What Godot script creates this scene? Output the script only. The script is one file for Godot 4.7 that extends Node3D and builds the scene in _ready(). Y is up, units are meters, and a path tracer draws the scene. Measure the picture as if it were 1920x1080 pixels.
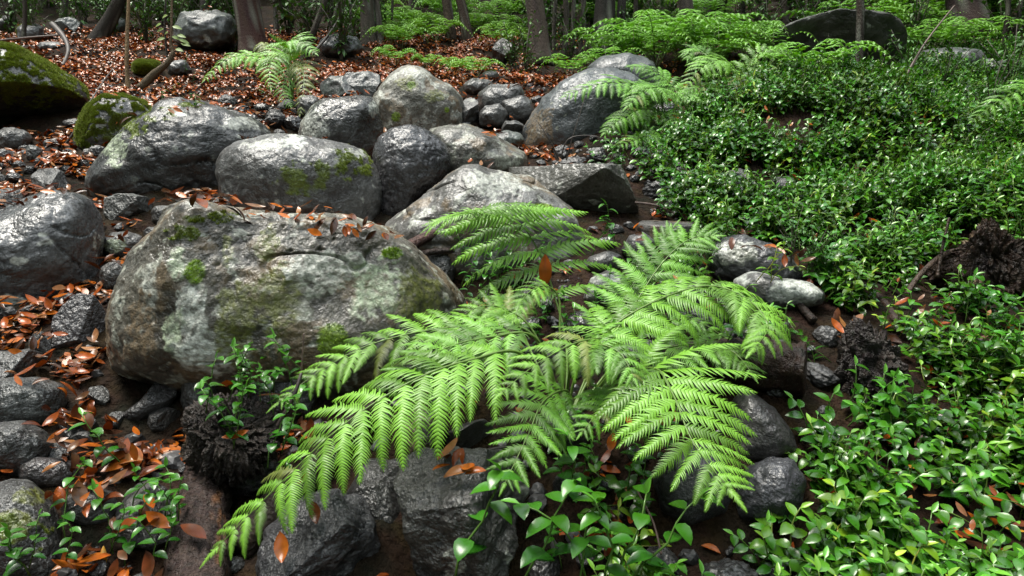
extends Node3D

const FPX := 1158.0
const CAM := Vector3(0.0, 1.2, 0.0)
const TILT := 12.0
var cr := Vector3.RIGHT
var cu := Vector3.UP
var cf := Vector3.FORWARD
var M := {}
var ico_cache := {}
var taken := {}
var fine := FastNoiseLite.new()
var broad := FastNoiseLite.new()
var cell := FastNoiseLite.new()
var rng := RandomNumberGenerator.new()
# things that small plants and leaves can be told apart by: column, row and distance in the photograph, and a phrase
var landmarks := [
	[540, 600, 2.0, "lichen blotched boulder"], [80, 500, 2.2, "smooth grey boulder"], [150, 620, 1.9, "cube shaped rock"], [280, 750, 1.7, "long tilted stone"], [430, 820, 1.55, "rotten stump"],
	[380, 980, 1.4, "broken log"], [60, 1000, 1.36, "mossy near rock"], [60, 760, 1.75, "rounded grey rock"], [150, 870, 1.55, "wedge of dark stone"], [160, 950, 1.42, "oval wet stone"], [600, 1000, 1.36, "pitted black rock"],
	[860, 950, 1.4, "rock with the leaf hollow"], [860, 820, 1.56, "tilted grey stone"], [1060, 800, 1.62, "foot of the large fern"], [1300, 910, 1.44, "shaded rock under the frond"], [1440, 800, 1.58, "smooth rock by the frond"],
	[1450, 920, 1.42, "glistening black rock"], [1400, 690, 1.8, "black rotten log"], [1630, 690, 1.75, "rotten root crown"], [1850, 490, 2.1, "jagged stump"], [1600, 530, 2.15, "brown fallen branch"], [1420, 490, 2.25, "knobbly dark rock"],
	[1250, 430, 2.6, "flat brownish slab"], [1080, 380, 2.9, "undercut slab"], [920, 440, 2.6, "sloping boulder"], [560, 340, 2.95, "oval boulder"], [340, 300, 3.25, "pitted boulder"], [210, 250, 3.75, "small mossy boulder"],
	[90, 340, 3.3, "angular dark stone"], [80, 180, 4.1, "moss capped boulder"], [480, 150, 4.3, "fern on the leaf slope"], [320, 120, 4.9, "bent sapling"], [240, 150, 4.9, "straight sapling"], [780, 200, 4.2, "tall pale boulder"], [940, 210, 4.5, "stream gap rocks"],
	[240, 400, 2.8, "angular stones between the boulders"], [1650, 950, 1.3, "dense ground cover"], [1750, 750, 1.6, "ground cover below the jagged stump"],
	[690, 100, 6.7, "pale barked tree"], [865, 100, 6.9, "forked tree"], [1010, 130, 5.7, "lichen blotched trunk"], [1135, 110, 6.3, "thick black trunk"], [1288, 90, 7.0, "bare brown trunk"], [1336, 60, 7.8, "pair of thin trunks"],
	[1580, 90, 5.6, "huge overhanging boulder"], [1815, 70, 7.2, "broad brown trunk"], [475, 90, 6.3, "reddish fibrous trunk"], [180, 50, 7.2, "leaning trunk"], [385, 60, 6.4, "large grey slope rock"], [1780, 110, 5.2, "upper bank boulder"], [1160, 130, 4.8, "bluish boulder"], [1450, 260, 3.8, "covered bank"],
	[900, 20, 10.0, "lit slope beyond the forked tree"], [300, 0, 11.0, "dim wood above the leaf slope"], [1200, 0, 11.0, "dim wood above the fern thicket"], [1700, 0, 11.0, "dim wood above the upper bank"],
]
# height grid of the ground with the rocks that lie on it
const CELL := 0.02
const GX0 := -4.5
const GNX := 450
const GNZ := 480
var hf := PackedFloat32Array()
var hrock := PackedByteArray()


func _ready() -> void:
	# ---------------------------------------------------------------- camera, sky, sun, exposure
	var cam := Camera3D.new()
	cam.name = "camera"
	cam.position = CAM
	cam.rotation_degrees = Vector3(-TILT, 0, 0)
	cam.fov = 50.0
	cam.near = 0.05
	cam.far = 400.0
	add_child(cam)
	cam.current = true
	cf = Vector3(0, -sin(deg_to_rad(TILT)), -cos(deg_to_rad(TILT)))
	cu = Vector3(0, cos(deg_to_rad(TILT)), -sin(deg_to_rad(TILT)))
	var env := Environment.new()
	env.background_mode = Environment.BG_SKY
	var sky := Sky.new()
	var sm := ProceduralSkyMaterial.new()
	sm.sky_top_color = Color(0.93, 0.97, 1.0)
	sm.sky_horizon_color = Color(0.60, 0.64, 0.62)
	sm.sky_curve = 0.7
	sm.ground_horizon_color = Color(0.22, 0.25, 0.18)
	sm.ground_bottom_color = Color(0.12, 0.13, 0.09)
	sm.sky_energy_multiplier = 1.0
	sm.use_debanding = true
	sky.sky_material = sm
	env.sky = sky
	env.tonemap_mode = Environment.TONE_MAPPER_LINEAR
	env.tonemap_exposure = 4.8
	env.sdfgi_enabled = true
	env.ssao_enabled = true
	env.ssil_enabled = true
	var we := WorldEnvironment.new()
	we.name = "world_environment"
	we.environment = env
	add_child(we)
	var sun := DirectionalLight3D.new()
	sun.name = "sun"
	sun.light_energy = 0.5
	sun.light_color = Color(1.0, 0.985, 0.95)
	sun.light_angular_distance = 25.0
	sun.shadow_enabled = true
	add_child(sun)
	sun.look_at_from_position(Vector3.ZERO, Vector3(0.32, -1.0, 0.10), Vector3.FORWARD)

	rng.seed = 4711
	fine.seed = 11
	fine.frequency = 1.0
	fine.fractal_octaves = 4
	broad.seed = 5
	broad.frequency = 1.0
	broad.fractal_octaves = 2
	cell.seed = 9
	cell.noise_type = FastNoiseLite.TYPE_CELLULAR
	cell.cellular_return_type = FastNoiseLite.RETURN_DISTANCE
	cell.frequency = 1.0
	materials()
	build_ground()
	build_rocks()
	build_wood()
	build_trees()
	build_ferns()
	build_cover()
	build_litter()
	build_twigs()


# -------------------------------------------------------------------- small helpers
func P(px: float, py: float, d: float) -> Vector3:
	return CAM + cf * d + cr * ((px - 960.0) / FPX * d) + cu * ((540.0 - py) / FPX * d)


func to_px(p: Vector3) -> Vector2:
	var v := p - CAM
	var d := maxf(0.05, v.dot(cf))
	return Vector2(960.0 + v.dot(cr) / d * FPX, 540.0 - v.dot(cu) / d * FPX)


func ground(x: float, z: float) -> float:
	var s := -z
	var y := 0.04 + 0.33 * s
	if s < 0.0:
		y = 0.04 + 0.12 * s
	y += 0.30 * exp(-pow((x - 1.75) / 0.80, 2.0)) * smoothstep(3.0, 3.55, s) * smoothstep(5.2, 3.9, s)
	y += 0.12 * exp(-pow((x - 2.6) / 0.8, 2.0) - pow((s - 2.6) / 0.8, 2.0))
	y -= 0.07 * exp(-pow((x + 0.35) / 0.5, 2.0)) * clampf((s - 1.0) / 0.5, 0.0, 1.0) * clampf((5.0 - s) / 1.0, 0.0, 1.0)
	y -= 0.16 * exp(-pow((x - 0.02) / 0.5, 2.0) - pow((s - 1.15) / 0.45, 2.0))
	y -= 0.06 * exp(-pow((x + 0.75) / 0.35, 2.0) - pow((s - 1.5) / 0.5, 2.0))
	y += broad.get_noise_2d(x * 1.1 + 7.0, z * 1.1) * 0.07 + broad.get_noise_2d(x * 4.0, z * 4.0 + 3.0) * 0.018
	return y


func top(x: float, z: float) -> float:
	var i := int((x - GX0) / CELL)
	var j := int(-z / CELL)
	if i < 0 or j < 0 or i >= GNX or j >= GNZ:
		return ground(x, z)
	return hf[j * GNX + i]


func on_rock(x: float, z: float) -> bool:
	var i := int((x - GX0) / CELL)
	var j := int(-z / CELL)
	if i < 0 or j < 0 or i >= GNX or j >= GNZ:
		return false
	return hrock[j * GNX + i] > 0


func slope_normal(x: float, z: float) -> Vector3:
	var e := 0.035
	return Vector3(top(x - e, z) - top(x + e, z), 2.0 * e, top(x, z - e) - top(x, z + e)).normalized()


func hit(px: float, py: float) -> Vector3:
	var dir := P(px, py, 1.0) - CAM
	var d := 0.9
	while d < 14.0:
		var p := CAM + dir * d
		if p.y < top(p.x, p.z):
			return p
		d += 0.012 if d < 4.0 else 0.03
	return CAM + dir * 14.0


func seen(p: Vector3) -> bool:
	var q := to_px(p)
	if q.x < -20.0 or q.x > 1940.0 or q.y < -20.0 or q.y > 1100.0:
		return false
	var n := 40
	for k in range(8, n - 1):
		var m := CAM.lerp(p, float(k) / n)
		if m.y < top(m.x, m.z) - 0.01:
			return false
	return true


func landmark(p: Vector3) -> String:
	var best := 1e9
	var word := ""
	for k in landmarks:
		var q := P(k[0], k[1], k[2]).distance_squared_to(p)
		if q < best:
			best = q
			word = k[3]
	return word


func numbered(called: String) -> String:
	var n: int = taken.get(called, 0)
	taken[called] = n + 1
	return called if n == 0 else "%s_%03d" % [called, n]


func tag(o: Node, label: String, category: String, group := "", kind := "") -> void:
	if label:
		o.set_meta("label", label)
	if category:
		o.set_meta("category", category)
	if group:
		o.set_meta("group", group)
	if kind:
		o.set_meta("kind", kind)


func base(called: String, at: Vector3) -> Node3D:
	var o := Node3D.new()
	o.name = numbered(called)
	add_child(o)
	o.position = at
	return o


func put(called: String, mesh: Mesh, m: Material, parent: Node = self) -> MeshInstance3D:
	var o := MeshInstance3D.new()
	o.name = numbered(called) if parent == self else called
	o.mesh = mesh
	if m:
		o.material_override = m
	parent.add_child(o, true)
	return o


func scatter(called: String, mesh: Mesh, m: Material, spots: Array, colors: Array, parent: Node = self) -> MultiMeshInstance3D:
	var mm := MultiMesh.new()
	mm.transform_format = MultiMesh.TRANSFORM_3D
	mm.use_colors = colors.size() > 0
	mm.mesh = mesh
	mm.instance_count = spots.size()
	for k in spots.size():
		mm.set_instance_transform(k, spots[k])
		if mm.use_colors:
			mm.set_instance_color(k, colors[k])
	var o := MultiMeshInstance3D.new()
	o.name = numbered(called) if parent == self else called
	o.multimesh = mm
	o.material_override = m
	parent.add_child(o, true)
	return o


class Builder:
	var v := PackedVector3Array()
	var c := PackedColorArray()
	var i := PackedInt32Array()

	func vert(p: Vector3, col: Color) -> int:
		v.append(p)
		c.append(col)
		return v.size() - 1

	func tri(a: int, b: int, d: int) -> void:
		i.append(a)
		i.append(b)
		i.append(d)

	func mesh() -> ArrayMesh:
		var arrays := []
		arrays.resize(Mesh.ARRAY_MAX)
		arrays[Mesh.ARRAY_VERTEX] = v
		arrays[Mesh.ARRAY_COLOR] = c
		arrays[Mesh.ARRAY_INDEX] = i
		var st := SurfaceTool.new()
		st.create_from_arrays(arrays)
		st.generate_normals()
		return st.commit()

	func tube(pts: Array, rad: Array, sides: int, col: Color, noise: FastNoiseLite = null, amp := 0.0, freq := 20.0) -> void:
		var n := pts.size()
		var ref := Vector3(0.31, 0.2, 0.93).normalized()
		var first := v.size()
		for k in n:
			var t: Vector3 = (pts[mini(k + 1, n - 1)] - pts[maxi(k - 1, 0)]).normalized()
			var a := t.cross(ref)
			if a.length() < 0.1:
				a = t.cross(Vector3.RIGHT)
			a = a.normalized()
			var b := t.cross(a).normalized()
			for s in sides:
				var w := TAU * s / sides
				var dir := a * cos(w) + b * sin(w)
				var r: float = rad[k]
				var p: Vector3 = pts[k] + dir * r
				if noise:
					p += dir * (noise.get_noise_3dv(p * freq) * amp)
				vert(p, col)
		for k in n - 1:
			for s in sides:
				var a0 := first + k * sides + s
				var a1 := first + k * sides + (s + 1) % sides
				tri(a0, a0 + sides, a1)
				tri(a1, a0 + sides, a1 + sides)
		for cap in [0, n - 1]:
			var mid := vert(pts[cap], col)
			for s in sides:
				var a0: int = first + cap * sides + s
				var a1: int = first + cap * sides + (s + 1) % sides
				if cap == 0:
					tri(mid, a0, a1)
				else:
					tri(mid, a1, a0)

	# a leaf blade with a folded midrib; bend > 0 lets the tip fall
	func leaf(at: Vector3, dir: Vector3, up: Vector3, length: float, wide: float, col: Color, bend := 0.3, fold := 0.25, segs := 4, shape := 0.42) -> void:
		var side := dir.cross(up).normalized()
		var n := side.cross(dir).normalized()
		var p := at
		var d := dir
		var rows := []
		for k in segs + 1:
			var t := float(k) / segs
			var w := wide * 0.5 * pow(sin(PI * pow(t, 0.72 if shape < 0.45 else 1.0)), 0.8) if t < 0.999 else 0.0
			if k == 0:
				w = wide * 0.06
			var row := [vert(p, col)]
			if w > 0.0:
				row.append(vert(p + side * w + n * w * fold, col))
				row.append(vert(p - side * w + n * w * fold, col))
			rows.append(row)
			d = d.rotated(side, -bend / segs)
			n = side.cross(d).normalized()
			p += d * (length / segs)
		for k in segs:
			var a: Array = rows[k]
			var b: Array = rows[k + 1]
			if b.size() == 3:
				tri(a[0], b[0], a[1])
				tri(a[1], b[0], b[1])
				tri(a[0], a[2], b[0])
				tri(a[2], b[2], b[0])
			else:
				tri(a[0], b[0], a[1])
				tri(a[0], a[2], b[0])


func spline(pts: Array, n: int) -> Array:
	var out := []
	var m := pts.size()
	for k in n + 1:
		var t := float(k) / n * (m - 1)
		var i := mini(int(t), m - 2)
		var f := t - i
		var a: Vector3 = pts[maxi(i - 1, 0)]
		var b: Vector3 = pts[i]
		var c: Vector3 = pts[i + 1]
		var d: Vector3 = pts[mini(i + 2, m - 1)]
		out.append(b.cubic_interpolate(c, a, d, f))
	return out


func taper(n: int, a: float, b: float) -> Array:
	var out := []
	for k in n + 1:
		out.append(lerpf(a, b, float(k) / n))
	return out


# -------------------------------------------------------------------- materials
func noise_image(seed_: int, freq: float, octaves: int, lo: float, hi: float, size := 512, kind := FastNoiseLite.TYPE_SIMPLEX_SMOOTH) -> ImageTexture:
	var n := FastNoiseLite.new()
	n.seed = seed_
	n.noise_type = kind
	n.frequency = freq
	n.fractal_octaves = octaves
	var im := n.get_seamless_image(size, size)
	im.convert(Image.FORMAT_RGB8)
	im.adjust_bcs(1.0, 1.0, 1.0)
	var data := im.get_data()
	for k in data.size():
		data[k] = int(clampf(lerpf(lo, hi, data[k] / 255.0), 0.0, 1.0) * 255.0)
	return ImageTexture.create_from_image(Image.create_from_data(size, size, false, Image.FORMAT_RGB8, data))


func relief(seed_: int, freq: float, octaves: int, strength: float, size := 512) -> NoiseTexture2D:
	var n := FastNoiseLite.new()
	n.seed = seed_
	n.frequency = freq
	n.fractal_octaves = octaves
	n.fractal_gain = 0.6
	var t := NoiseTexture2D.new()
	t.width = size
	t.height = size
	t.seamless = true
	t.noise = n
	t.as_normal_map = true
	t.bump_strength = strength
	return t


func mat(rough: float, spec := 0.5) -> StandardMaterial3D:
	var m := StandardMaterial3D.new()
	m.vertex_color_use_as_albedo = true
	m.roughness = rough
	m.metallic_specular = spec
	return m


func materials() -> void:
	var grain := noise_image(3, 0.045, 5, 0.62, 1.2)
	var gloss := noise_image(8, 0.02, 4, 0.35, 1.1)
	var bumpy := relief(21, 0.035, 5, 9.0)
	for k in [["wet", 0.5, 0.8], ["dry", 0.75, 0.8], ["rough", 0.5, 1.5], ["shine", 0.37, 0.7]]:
		var m := mat(k[1])
		m.uv1_triplanar = true
		m.uv1_scale = Vector3.ONE * 3.2
		m.albedo_texture = grain
		m.albedo_color = Color(0.93, 0.93, 0.93)
		m.roughness_texture = gloss
		m.normal_enabled = true
		m.normal_texture = bumpy
		m.normal_scale = k[2]
		M[k[0]] = m
	var soil := mat(0.9, 0.25)
	soil.uv1_triplanar = true
	soil.uv1_world_triplanar = true
	soil.uv1_scale = Vector3.ONE * 2.0
	soil.albedo_texture = grain
	soil.normal_enabled = true
	soil.normal_texture = bumpy
	soil.normal_scale = 2.0
	M.soil = soil
	var bark := mat(0.85, 0.3)
	bark.uv1_triplanar = true
	bark.uv1_scale = Vector3(9.0, 1.6, 9.0)
	bark.albedo_texture = grain
	bark.normal_enabled = true
	bark.normal_texture = bumpy
	bark.normal_scale = 2.0
	M.bark = bark
	var rot := bark.duplicate()
	rot.roughness = 0.42
	rot.uv1_scale = Vector3(5.0, 5.0, 5.0)
	M.rot = rot
	var fern := mat(0.36, 0.42)
	fern.backlight_enabled = true
	fern.backlight = Color(0.6, 0.66, 0.2)
	M.fern = fern
	M.ferns = []
	for k in [0.72, 0.84, 0.93, 1.0]:
		var f: StandardMaterial3D = fern.duplicate()
		f.albedo_color = Color(k * 0.97, k, k * 0.9)
		f.roughness = 0.30 + 0.12 * k
		M.ferns.append(f)
	var leaf := mat(0.25, 0.42)
	leaf.backlight_enabled = true
	leaf.backlight = Color(0.5, 0.56, 0.25)
	M.leaf = leaf
	var dull := mat(0.5)
	dull.backlight_enabled = true
	dull.backlight = Color(0.5, 0.56, 0.25)
	M.dull = dull
	var dead := mat(0.22, 0.32)
	dead.backlight_enabled = true
	dead.backlight = Color(0.4, 0.3, 0.2)
	M.dead = dead
	var moss := mat(0.85)
	moss.backlight_enabled = true
	moss.backlight = Color(0.45, 0.5, 0.2)
	M.moss = moss
	M.twig = mat(0.6)
	M.rough_plain = mat(0.45)
	var grainy: StandardMaterial3D = M.rot.duplicate()
	grainy.normal_scale = 2.6
	M.wood = grainy


# -------------------------------------------------------------------- ground
func build_ground() -> void:
	hf.resize(GNX * GNZ)
	hrock.resize(GNX * GNZ)
	for j in GNZ:
		for i in GNX:
			hf[j * GNX + i] = ground(GX0 + (i + 0.5) * CELL, -(j + 0.5) * CELL)
	var b := Builder.new()
	var xs := []
	var zs := []
	var x := 0.0
	while x < 60.0:
		xs.append(x)
		x += 0.03 if x < 3.6 else (0.12 if x < 9.0 else 2.0)
	var all := []
	for k in range(xs.size() - 1, 0, -1):
		all.append(-xs[k])
	all.append_array(xs)
	var s := -40.0
	while s < 60.0:
		zs.append(s)
		s += 2.0 if s < -2.0 else (0.2 if s < 0.6 else (0.03 if s < 6.0 else (0.12 if s < 14.0 else 1.5)))
	for q in zs:
		for w in all:
			var n := fine.get_noise_2d(w * 3.0, q * 3.0)
			var n2 := fine.get_noise_2d(w * 17.0 + 9.0, q * 17.0)
			var c := Color(0.012, 0.008, 0.005).lerp(Color(0.032, 0.018, 0.010), clampf(0.5 + n, 0, 1))
			c = c.lerp(Color(0.009, 0.008, 0.007), clampf(n2 * 1.6, 0.0, 0.8))
			b.vert(Vector3(w, ground(w, -q) + n2 * 0.012, -q), c)
	var nx := all.size()
	for j in zs.size() - 1:
		for i in nx - 1:
			var a := j * nx + i
			b.tri(a, a + nx, a + 1)
			b.tri(a + 1, a + nx, a + nx + 1)
	var g := put("ground", b.mesh(), M.soil)
	tag(g, "dark damp forest soil sloping up between the boulders", "ground", "", "structure")


# -------------------------------------------------------------------- rocks
func ico(level: int) -> Array:
	if ico_cache.has(level):
		return ico_cache[level]
	var v := PackedVector3Array()
	var f := PackedInt32Array()
	if level == 0:
		var t := (1.0 + sqrt(5.0)) / 2.0
		for p in [[-1, t, 0], [1, t, 0], [-1, -t, 0], [1, -t, 0], [0, -1, t], [0, 1, t], [0, -1, -t], [0, 1, -t], [t, 0, -1], [t, 0, 1], [-t, 0, -1], [-t, 0, 1]]:
			v.append(Vector3(p[0], p[1], p[2]).normalized())
		f = PackedInt32Array([0, 5, 11, 0, 1, 5, 0, 7, 1, 0, 10, 7, 0, 11, 10, 1, 9, 5, 5, 4, 11, 11, 2, 10, 10, 6, 7, 7, 8, 1, 3, 4, 9, 3, 2, 4, 3, 6, 2, 3, 8, 6, 3, 9, 8, 4, 5, 9, 2, 11, 4, 6, 10, 2, 8, 7, 6, 9, 1, 8])
	else:
		var lower := ico(level - 1)
		v = lower[0].duplicate()
		var g: PackedInt32Array = lower[1]
		var mids := {}
		for k in range(0, g.size(), 3):
			var m := [0, 0, 0]
			for e in 3:
				var a := g[k + e]
				var b := g[k + (e + 1) % 3]
				var key := mini(a, b) * 1000000 + maxi(a, b)
				if not mids.has(key):
					mids[key] = v.size()
					v.append((v[a] + v[b]).normalized())
				m[e] = mids[key]
			f.append_array([g[k], m[0], m[2], g[k + 1], m[1], m[0], g[k + 2], m[2], m[1], m[0], m[1], m[2]])
	ico_cache[level] = [v, f]
	return ico_cache[level]


var tuft: ArrayMesh
var tones := {
	"lichen": Color(0.40, 0.41, 0.36), "white": Color(0.60, 0.62, 0.56), "ochre": Color(0.17, 0.125, 0.075), "olive": Color(0.13, 0.14, 0.035),
	"moss": Color(0.125, 0.165, 0.016), "lime": Color(0.20, 0.30, 0.03), "pale": Color(0.38, 0.44, 0.30),
}


func make_tuft() -> void:
	var r := RandomNumberGenerator.new()
	r.seed = 3
	var b := Builder.new()
	for k in 11:
		var w := TAU * k / 11.0 + r.randf() * 0.5
		var out := Vector3(cos(w), 0, sin(w))
		var o := out * r.randf_range(0.0, 0.6)
		var t := o + out * r.randf_range(0.1, 0.6) + Vector3.UP * r.randf_range(0.5, 1.1)
		var s := out.cross(Vector3.UP) * r.randf_range(0.16, 0.3)
		var g := r.randf_range(0.7, 1.3)
		var c := Color(g, g, g)
		var a := b.vert(o - s, c)
		var d := b.vert(o + s, c)
		b.tri(a, b.vert(t, c), d)
	tuft = b.mesh()


# pts: the outline in photograph pixels, turned at once into metres round the rock's own centre at distance d
func rock(label: String, pts: Array, d: float, thick: float, o := {}) -> MeshInstance3D:
	var lo := Vector2(1e9, 1e9)
	var hi := -lo
	for p in pts:
		lo = lo.min(Vector2(p[0], p[1]))
		hi = hi.max(Vector2(p[0], p[1]))
	var mid := (lo + hi) * 0.5
	if o.has("rest"):
		d = lie(mid.x, o.rest, thick)
	var c := P(mid.x, mid.y, d)
	var f := (c - CAM).normalized()
	var r := f.cross(Vector3.UP).normalized()
	var u := r.cross(f)
	var poly := PackedVector2Array()
	for p in pts:
		var ray := P(p[0], p[1], 1.0) - CAM
		var q := CAM + ray * ((c - CAM).dot(f) / ray.dot(f)) - c
		poly.append(Vector2(q.dot(r), q.dot(u)))
	var NR := 128
	var rad := PackedFloat32Array()
	rad.resize(NR)
	for k in NR:
		var w := TAU * k / NR
		var dir := Vector2(cos(w), sin(w))
		var best := 0.0
		for e in poly.size():
			var a := poly[e]
			var ab := poly[(e + 1) % poly.size()] - a
			var den := dir.cross(ab)
			if absf(den) < 1e-9:
				continue
			var t := a.cross(ab) / den
			var s := a.cross(dir) / den
			if t > 0.0 and s >= -0.001 and s <= 1.001:
				best = maxf(best, t)
		rad[k] = best * o.get("grow", 1.025)
	for pass_ in o.get("smooth", 3):
		var nr := rad.duplicate()
		for k in NR:
			nr[k] = (rad[(k + NR - 1) % NR] + 2.0 * rad[k] + rad[(k + 1) % NR]) * 0.25
		rad = nr
	var size := 0.0
	for k in NR:
		size += rad[k] / NR
	var level: int = o.get("level", 4)
	var sphere := ico(level)
	var dirs: PackedVector3Array = sphere[0]
	var e: float = o.get("e", 0.8)
	var seed_: float = o.get("seed", mid.x * 0.37 + mid.y * 0.11)
	var off := Vector3(seed_, seed_ * 0.7, -seed_)
	var rough: float = o.get("rough", 0.05) * size
	var pit: float = o.get("pit", 0.0)
	var cuts: Array = []
	for k in o.get("cuts", []):
		cuts.append([(r * k[0] + u * k[1] - f * k[2]).normalized(), k[3] * size])
	var rr := RandomNumberGenerator.new()
	rr.seed = int(seed_ * 13.0) + 7
	for k in int(o.get("facets", 0)):
		var n := Vector3(rr.randf_range(-1, 1), rr.randf_range(-0.6, 1), rr.randf_range(0.25, 1.0)).normalized()
		cuts.append([(r * n.x + u * n.y - f * n.z).normalized(), rr.randf_range(0.5, 0.72) * lerpf(size, thick, n.z)])
	var fiber: float = o.get("fiber", 0.0)
	var grit: float = o.get("grit", 1.0)
	var crack: float = o.get("crack", 0.0)
	var lichen: float = o.get("lichen", 0.0)
	var ochre: float = o.get("ochre", 0.0)
	var mossy: float = o.get("moss", 0.0)
	var dark: Color = o.get("dark", Color(0.040, 0.039, 0.038))
	var pale: Color = o.get("pale", Color(0.105, 0.103, 0.098))
	var lc: Color = o.get("lc", tones.lichen)
	var ls: float = o.get("ls", 7.0)
	var marks: Array = o.get("marks", [])
	var v := PackedVector3Array()
	v.resize(dirs.size())
	var cols := PackedColorArray()
	cols.resize(dirs.size())
	var tufts := []
	var tcol := []
	var chance: float = o.get("tufts", 0.5)
	var tsize: float = o.get("tuft", 0.010)
	for k in dirs.size():
		var q := dirs[k]
		var rho := sqrt(q.x * q.x + q.y * q.y)
		var w := atan2(q.y, q.x) / TAU * NR
		if w < 0.0:
			w += NR
		var i0 := int(w) % NR
		var R := lerpf(rad[i0], rad[(i0 + 1) % NR], w - floorf(w))
		var a := pow(rho, e)
		var z := pow(absf(q.z), e) * signf(q.z) * thick
		var p := -f * z
		if rho > 1e-5:
			p += (r * (q.x / rho) + u * (q.y / rho)) * (R * a)
		for cut in cuts:
			var over: float = p.dot(cut[0]) - cut[1]
			if over > 0.0:
				p -= cut[0] * over * 0.93
		var n := p.normalized()
		var g := c + p + off
		var big := broad.get_noise_3dv(g * (1.3 / maxf(size, 0.08)))
		var mid_n := fine.get_noise_3dv(g * 6.0 + Vector3.ONE * 5.0)
		var small := fine.get_noise_3dv(g * 24.0)
		if q.z < -0.45:
			v[k] = p + n * big * rough
			cols[k] = dark.lerp(pale, 0.45 + mid_n * 0.5)
			continue
		p += n * (big * rough + mid_n * minf(rough, 0.05) * 0.7 + small * minf(0.004, size * 0.03) * grit)
		if fiber > 0.0:
			var fv := fine.get_noise_3dv(g * Vector3(26, 5, 26))
			p += n * fiber * (absf(fv) * 2.0 - 0.5 + broad.get_noise_3dv(g * Vector3(70, 14, 70)) * 0.5)
		if crack > 0.0:
			var line := absf(broad.get_noise_3dv(g * Vector3(2.0, 3.2, 2.0) + Vector3(0, 19, 0)) + small * 0.03)
			p -= n * crack * smoothstep(0.035, 0.0, line) * clampf(broad.get_noise_3dv(g * 2.1 + Vector3(60, 0, 0)) * 3.0, 0.0, 1.0)
		if pit > 0.0:
			var hole := cell.get_noise_3dv(g * 19.0) + 1.0
			var hole2 := cell.get_noise_3dv(g * 55.0) + 1.0
			var zone := clampf(broad.get_noise_3dv(g * 3.0) * 1.5 + 0.6, 0.0, 1.0)
			p -= n * pit * (smoothstep(0.30, 0.10, hole) * 0.022 * zone + smoothstep(0.36, 0.12, hole2) * 0.006)
		# colour of the stone and of what grows on it
		var tone := clampf(0.45 + mid_n * 0.8 + small * 0.5, 0.0, 1.0)
		var col := dark.lerp(pale, tone)
		if ochre > 0.0:
			col = col.lerp(tones.ochre, smoothstep(0.05, 0.3, fine.get_noise_3dv(g * 4.5 + Vector3(40, 0, 0)) + small * 0.25 + ochre - 0.5) * 0.8)
		if lichen > 0.0:
			var lv := fine.get_noise_3dv(g * ls + Vector3(0, 77, 0)) + small * 0.25 + lichen - 0.5
			col = col.lerp(lc, smoothstep(0.115, 0.145, lv) * clampf(0.75 + fine.get_noise_3dv(g * 60.0) * 1.2, 0.15, 1.0))
		var grow := 0.0
		var gtone: Color = tones.moss
		if mossy > 0.0:
			grow = smoothstep(0.0, 0.14, fine.get_noise_3dv(g * 3.4 + Vector3(0, 0, 33)) + small * 0.2 + mossy - 0.95 + n.y * 0.45)
		if marks.size() > 0 and q.z > -0.2:
			var s := to_px(c + p)
			for mk in marks:
				var mx: float = (s.x - mk[0]) / mk[2]
				var my: float = (s.y - mk[1]) / (mk[3] as float)
				var away := sqrt(mx * mx + my * my)
				if away > 1.7:
					continue
				var kind: String = mk[4]
				var edge: float = 0.35 if kind != "lime" else 0.10
				var depth := 1.0 - away + mid_n * edge * 1.4 + small * edge * 1.6
				if kind == "moss" or kind == "lime":
					var gg := smoothstep(0.0, 0.12, depth)
					if kind == "moss":
						gg *= smoothstep(-0.12, 0.08, fine.get_noise_3dv(g * 14.0) + small * 0.4)
					if gg > grow:
						grow = gg
						gtone = tones[kind]
				else:
					col = col.lerp(tones[kind], smoothstep(0.0, 0.15, depth) * clampf(0.7 + fine.get_noise_3dv(g * 50.0) * 1.3, 0.05, 1.0))
		if grow > 0.0:
			col = col.lerp(gtone * (0.8 + 0.5 * small), grow)
			if grow > 0.45 and rr.randf() < chance and q.z > -0.35:
				var y := (n * 0.55 + Vector3.UP * 0.6 + Vector3(rr.randf_range(-1, 1), 0, rr.randf_range(-1, 1)) * 0.3).normalized()
				var xx := y.cross(Vector3(rr.randf_range(-1, 1), 0.1, rr.randf_range(-1, 1))).normalized()
				var sc := tsize * rr.randf_range(0.6, 1.4)
				tufts.append(Transform3D(Basis(xx, y, xx.cross(y)) * Basis.from_scale(Vector3(sc, sc, sc)), p - n * 0.002))
				var tc := gtone * rr.randf_range(0.7, 1.7)
				tcol.append(tc.lerp(Color(0.16, 0.13, 0.02), rr.randf() * 0.35 if gtone == tones.moss else 0.0))
		v[k] = p
		cols[k] = Color(col.r, col.g, col.b, 1.0)
	var b := Builder.new()
	b.v = v
	b.c = cols
	b.i = sphere[1]
	var node := put(o.get("called", "boulder"), b.mesh(), M[o.get("mat", "wet")])
	node.position = c
	tag(node, label, o.get("category", "boulder"), o.get("group", ""))
	if tufts.size() > 0:
		var ms := scatter("moss", tuft, M.moss, tufts, tcol, node)
		ms.set_meta("kind", "stuff")
	raster(v, c, 1 if level >= 5 or size < 0.3 else 2)
	return node


func raster(v: PackedVector3Array, c: Vector3, wide: int) -> void:
	for k in v.size():
		var p := c + v[k]
		var i := int((p.x - GX0) / CELL)
		var j := int(-p.z / CELL)
		for dj in range(-wide, wide + 1):
			for di in range(-wide, wide + 1):
				if i + di >= 0 and i + di < GNX and j + dj >= 0 and j + dj < GNZ:
					var at := (j + dj) * GNX + i + di
					if p.y > hf[at]:
						hf[at] = p.y
						hrock[at] = 1


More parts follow.
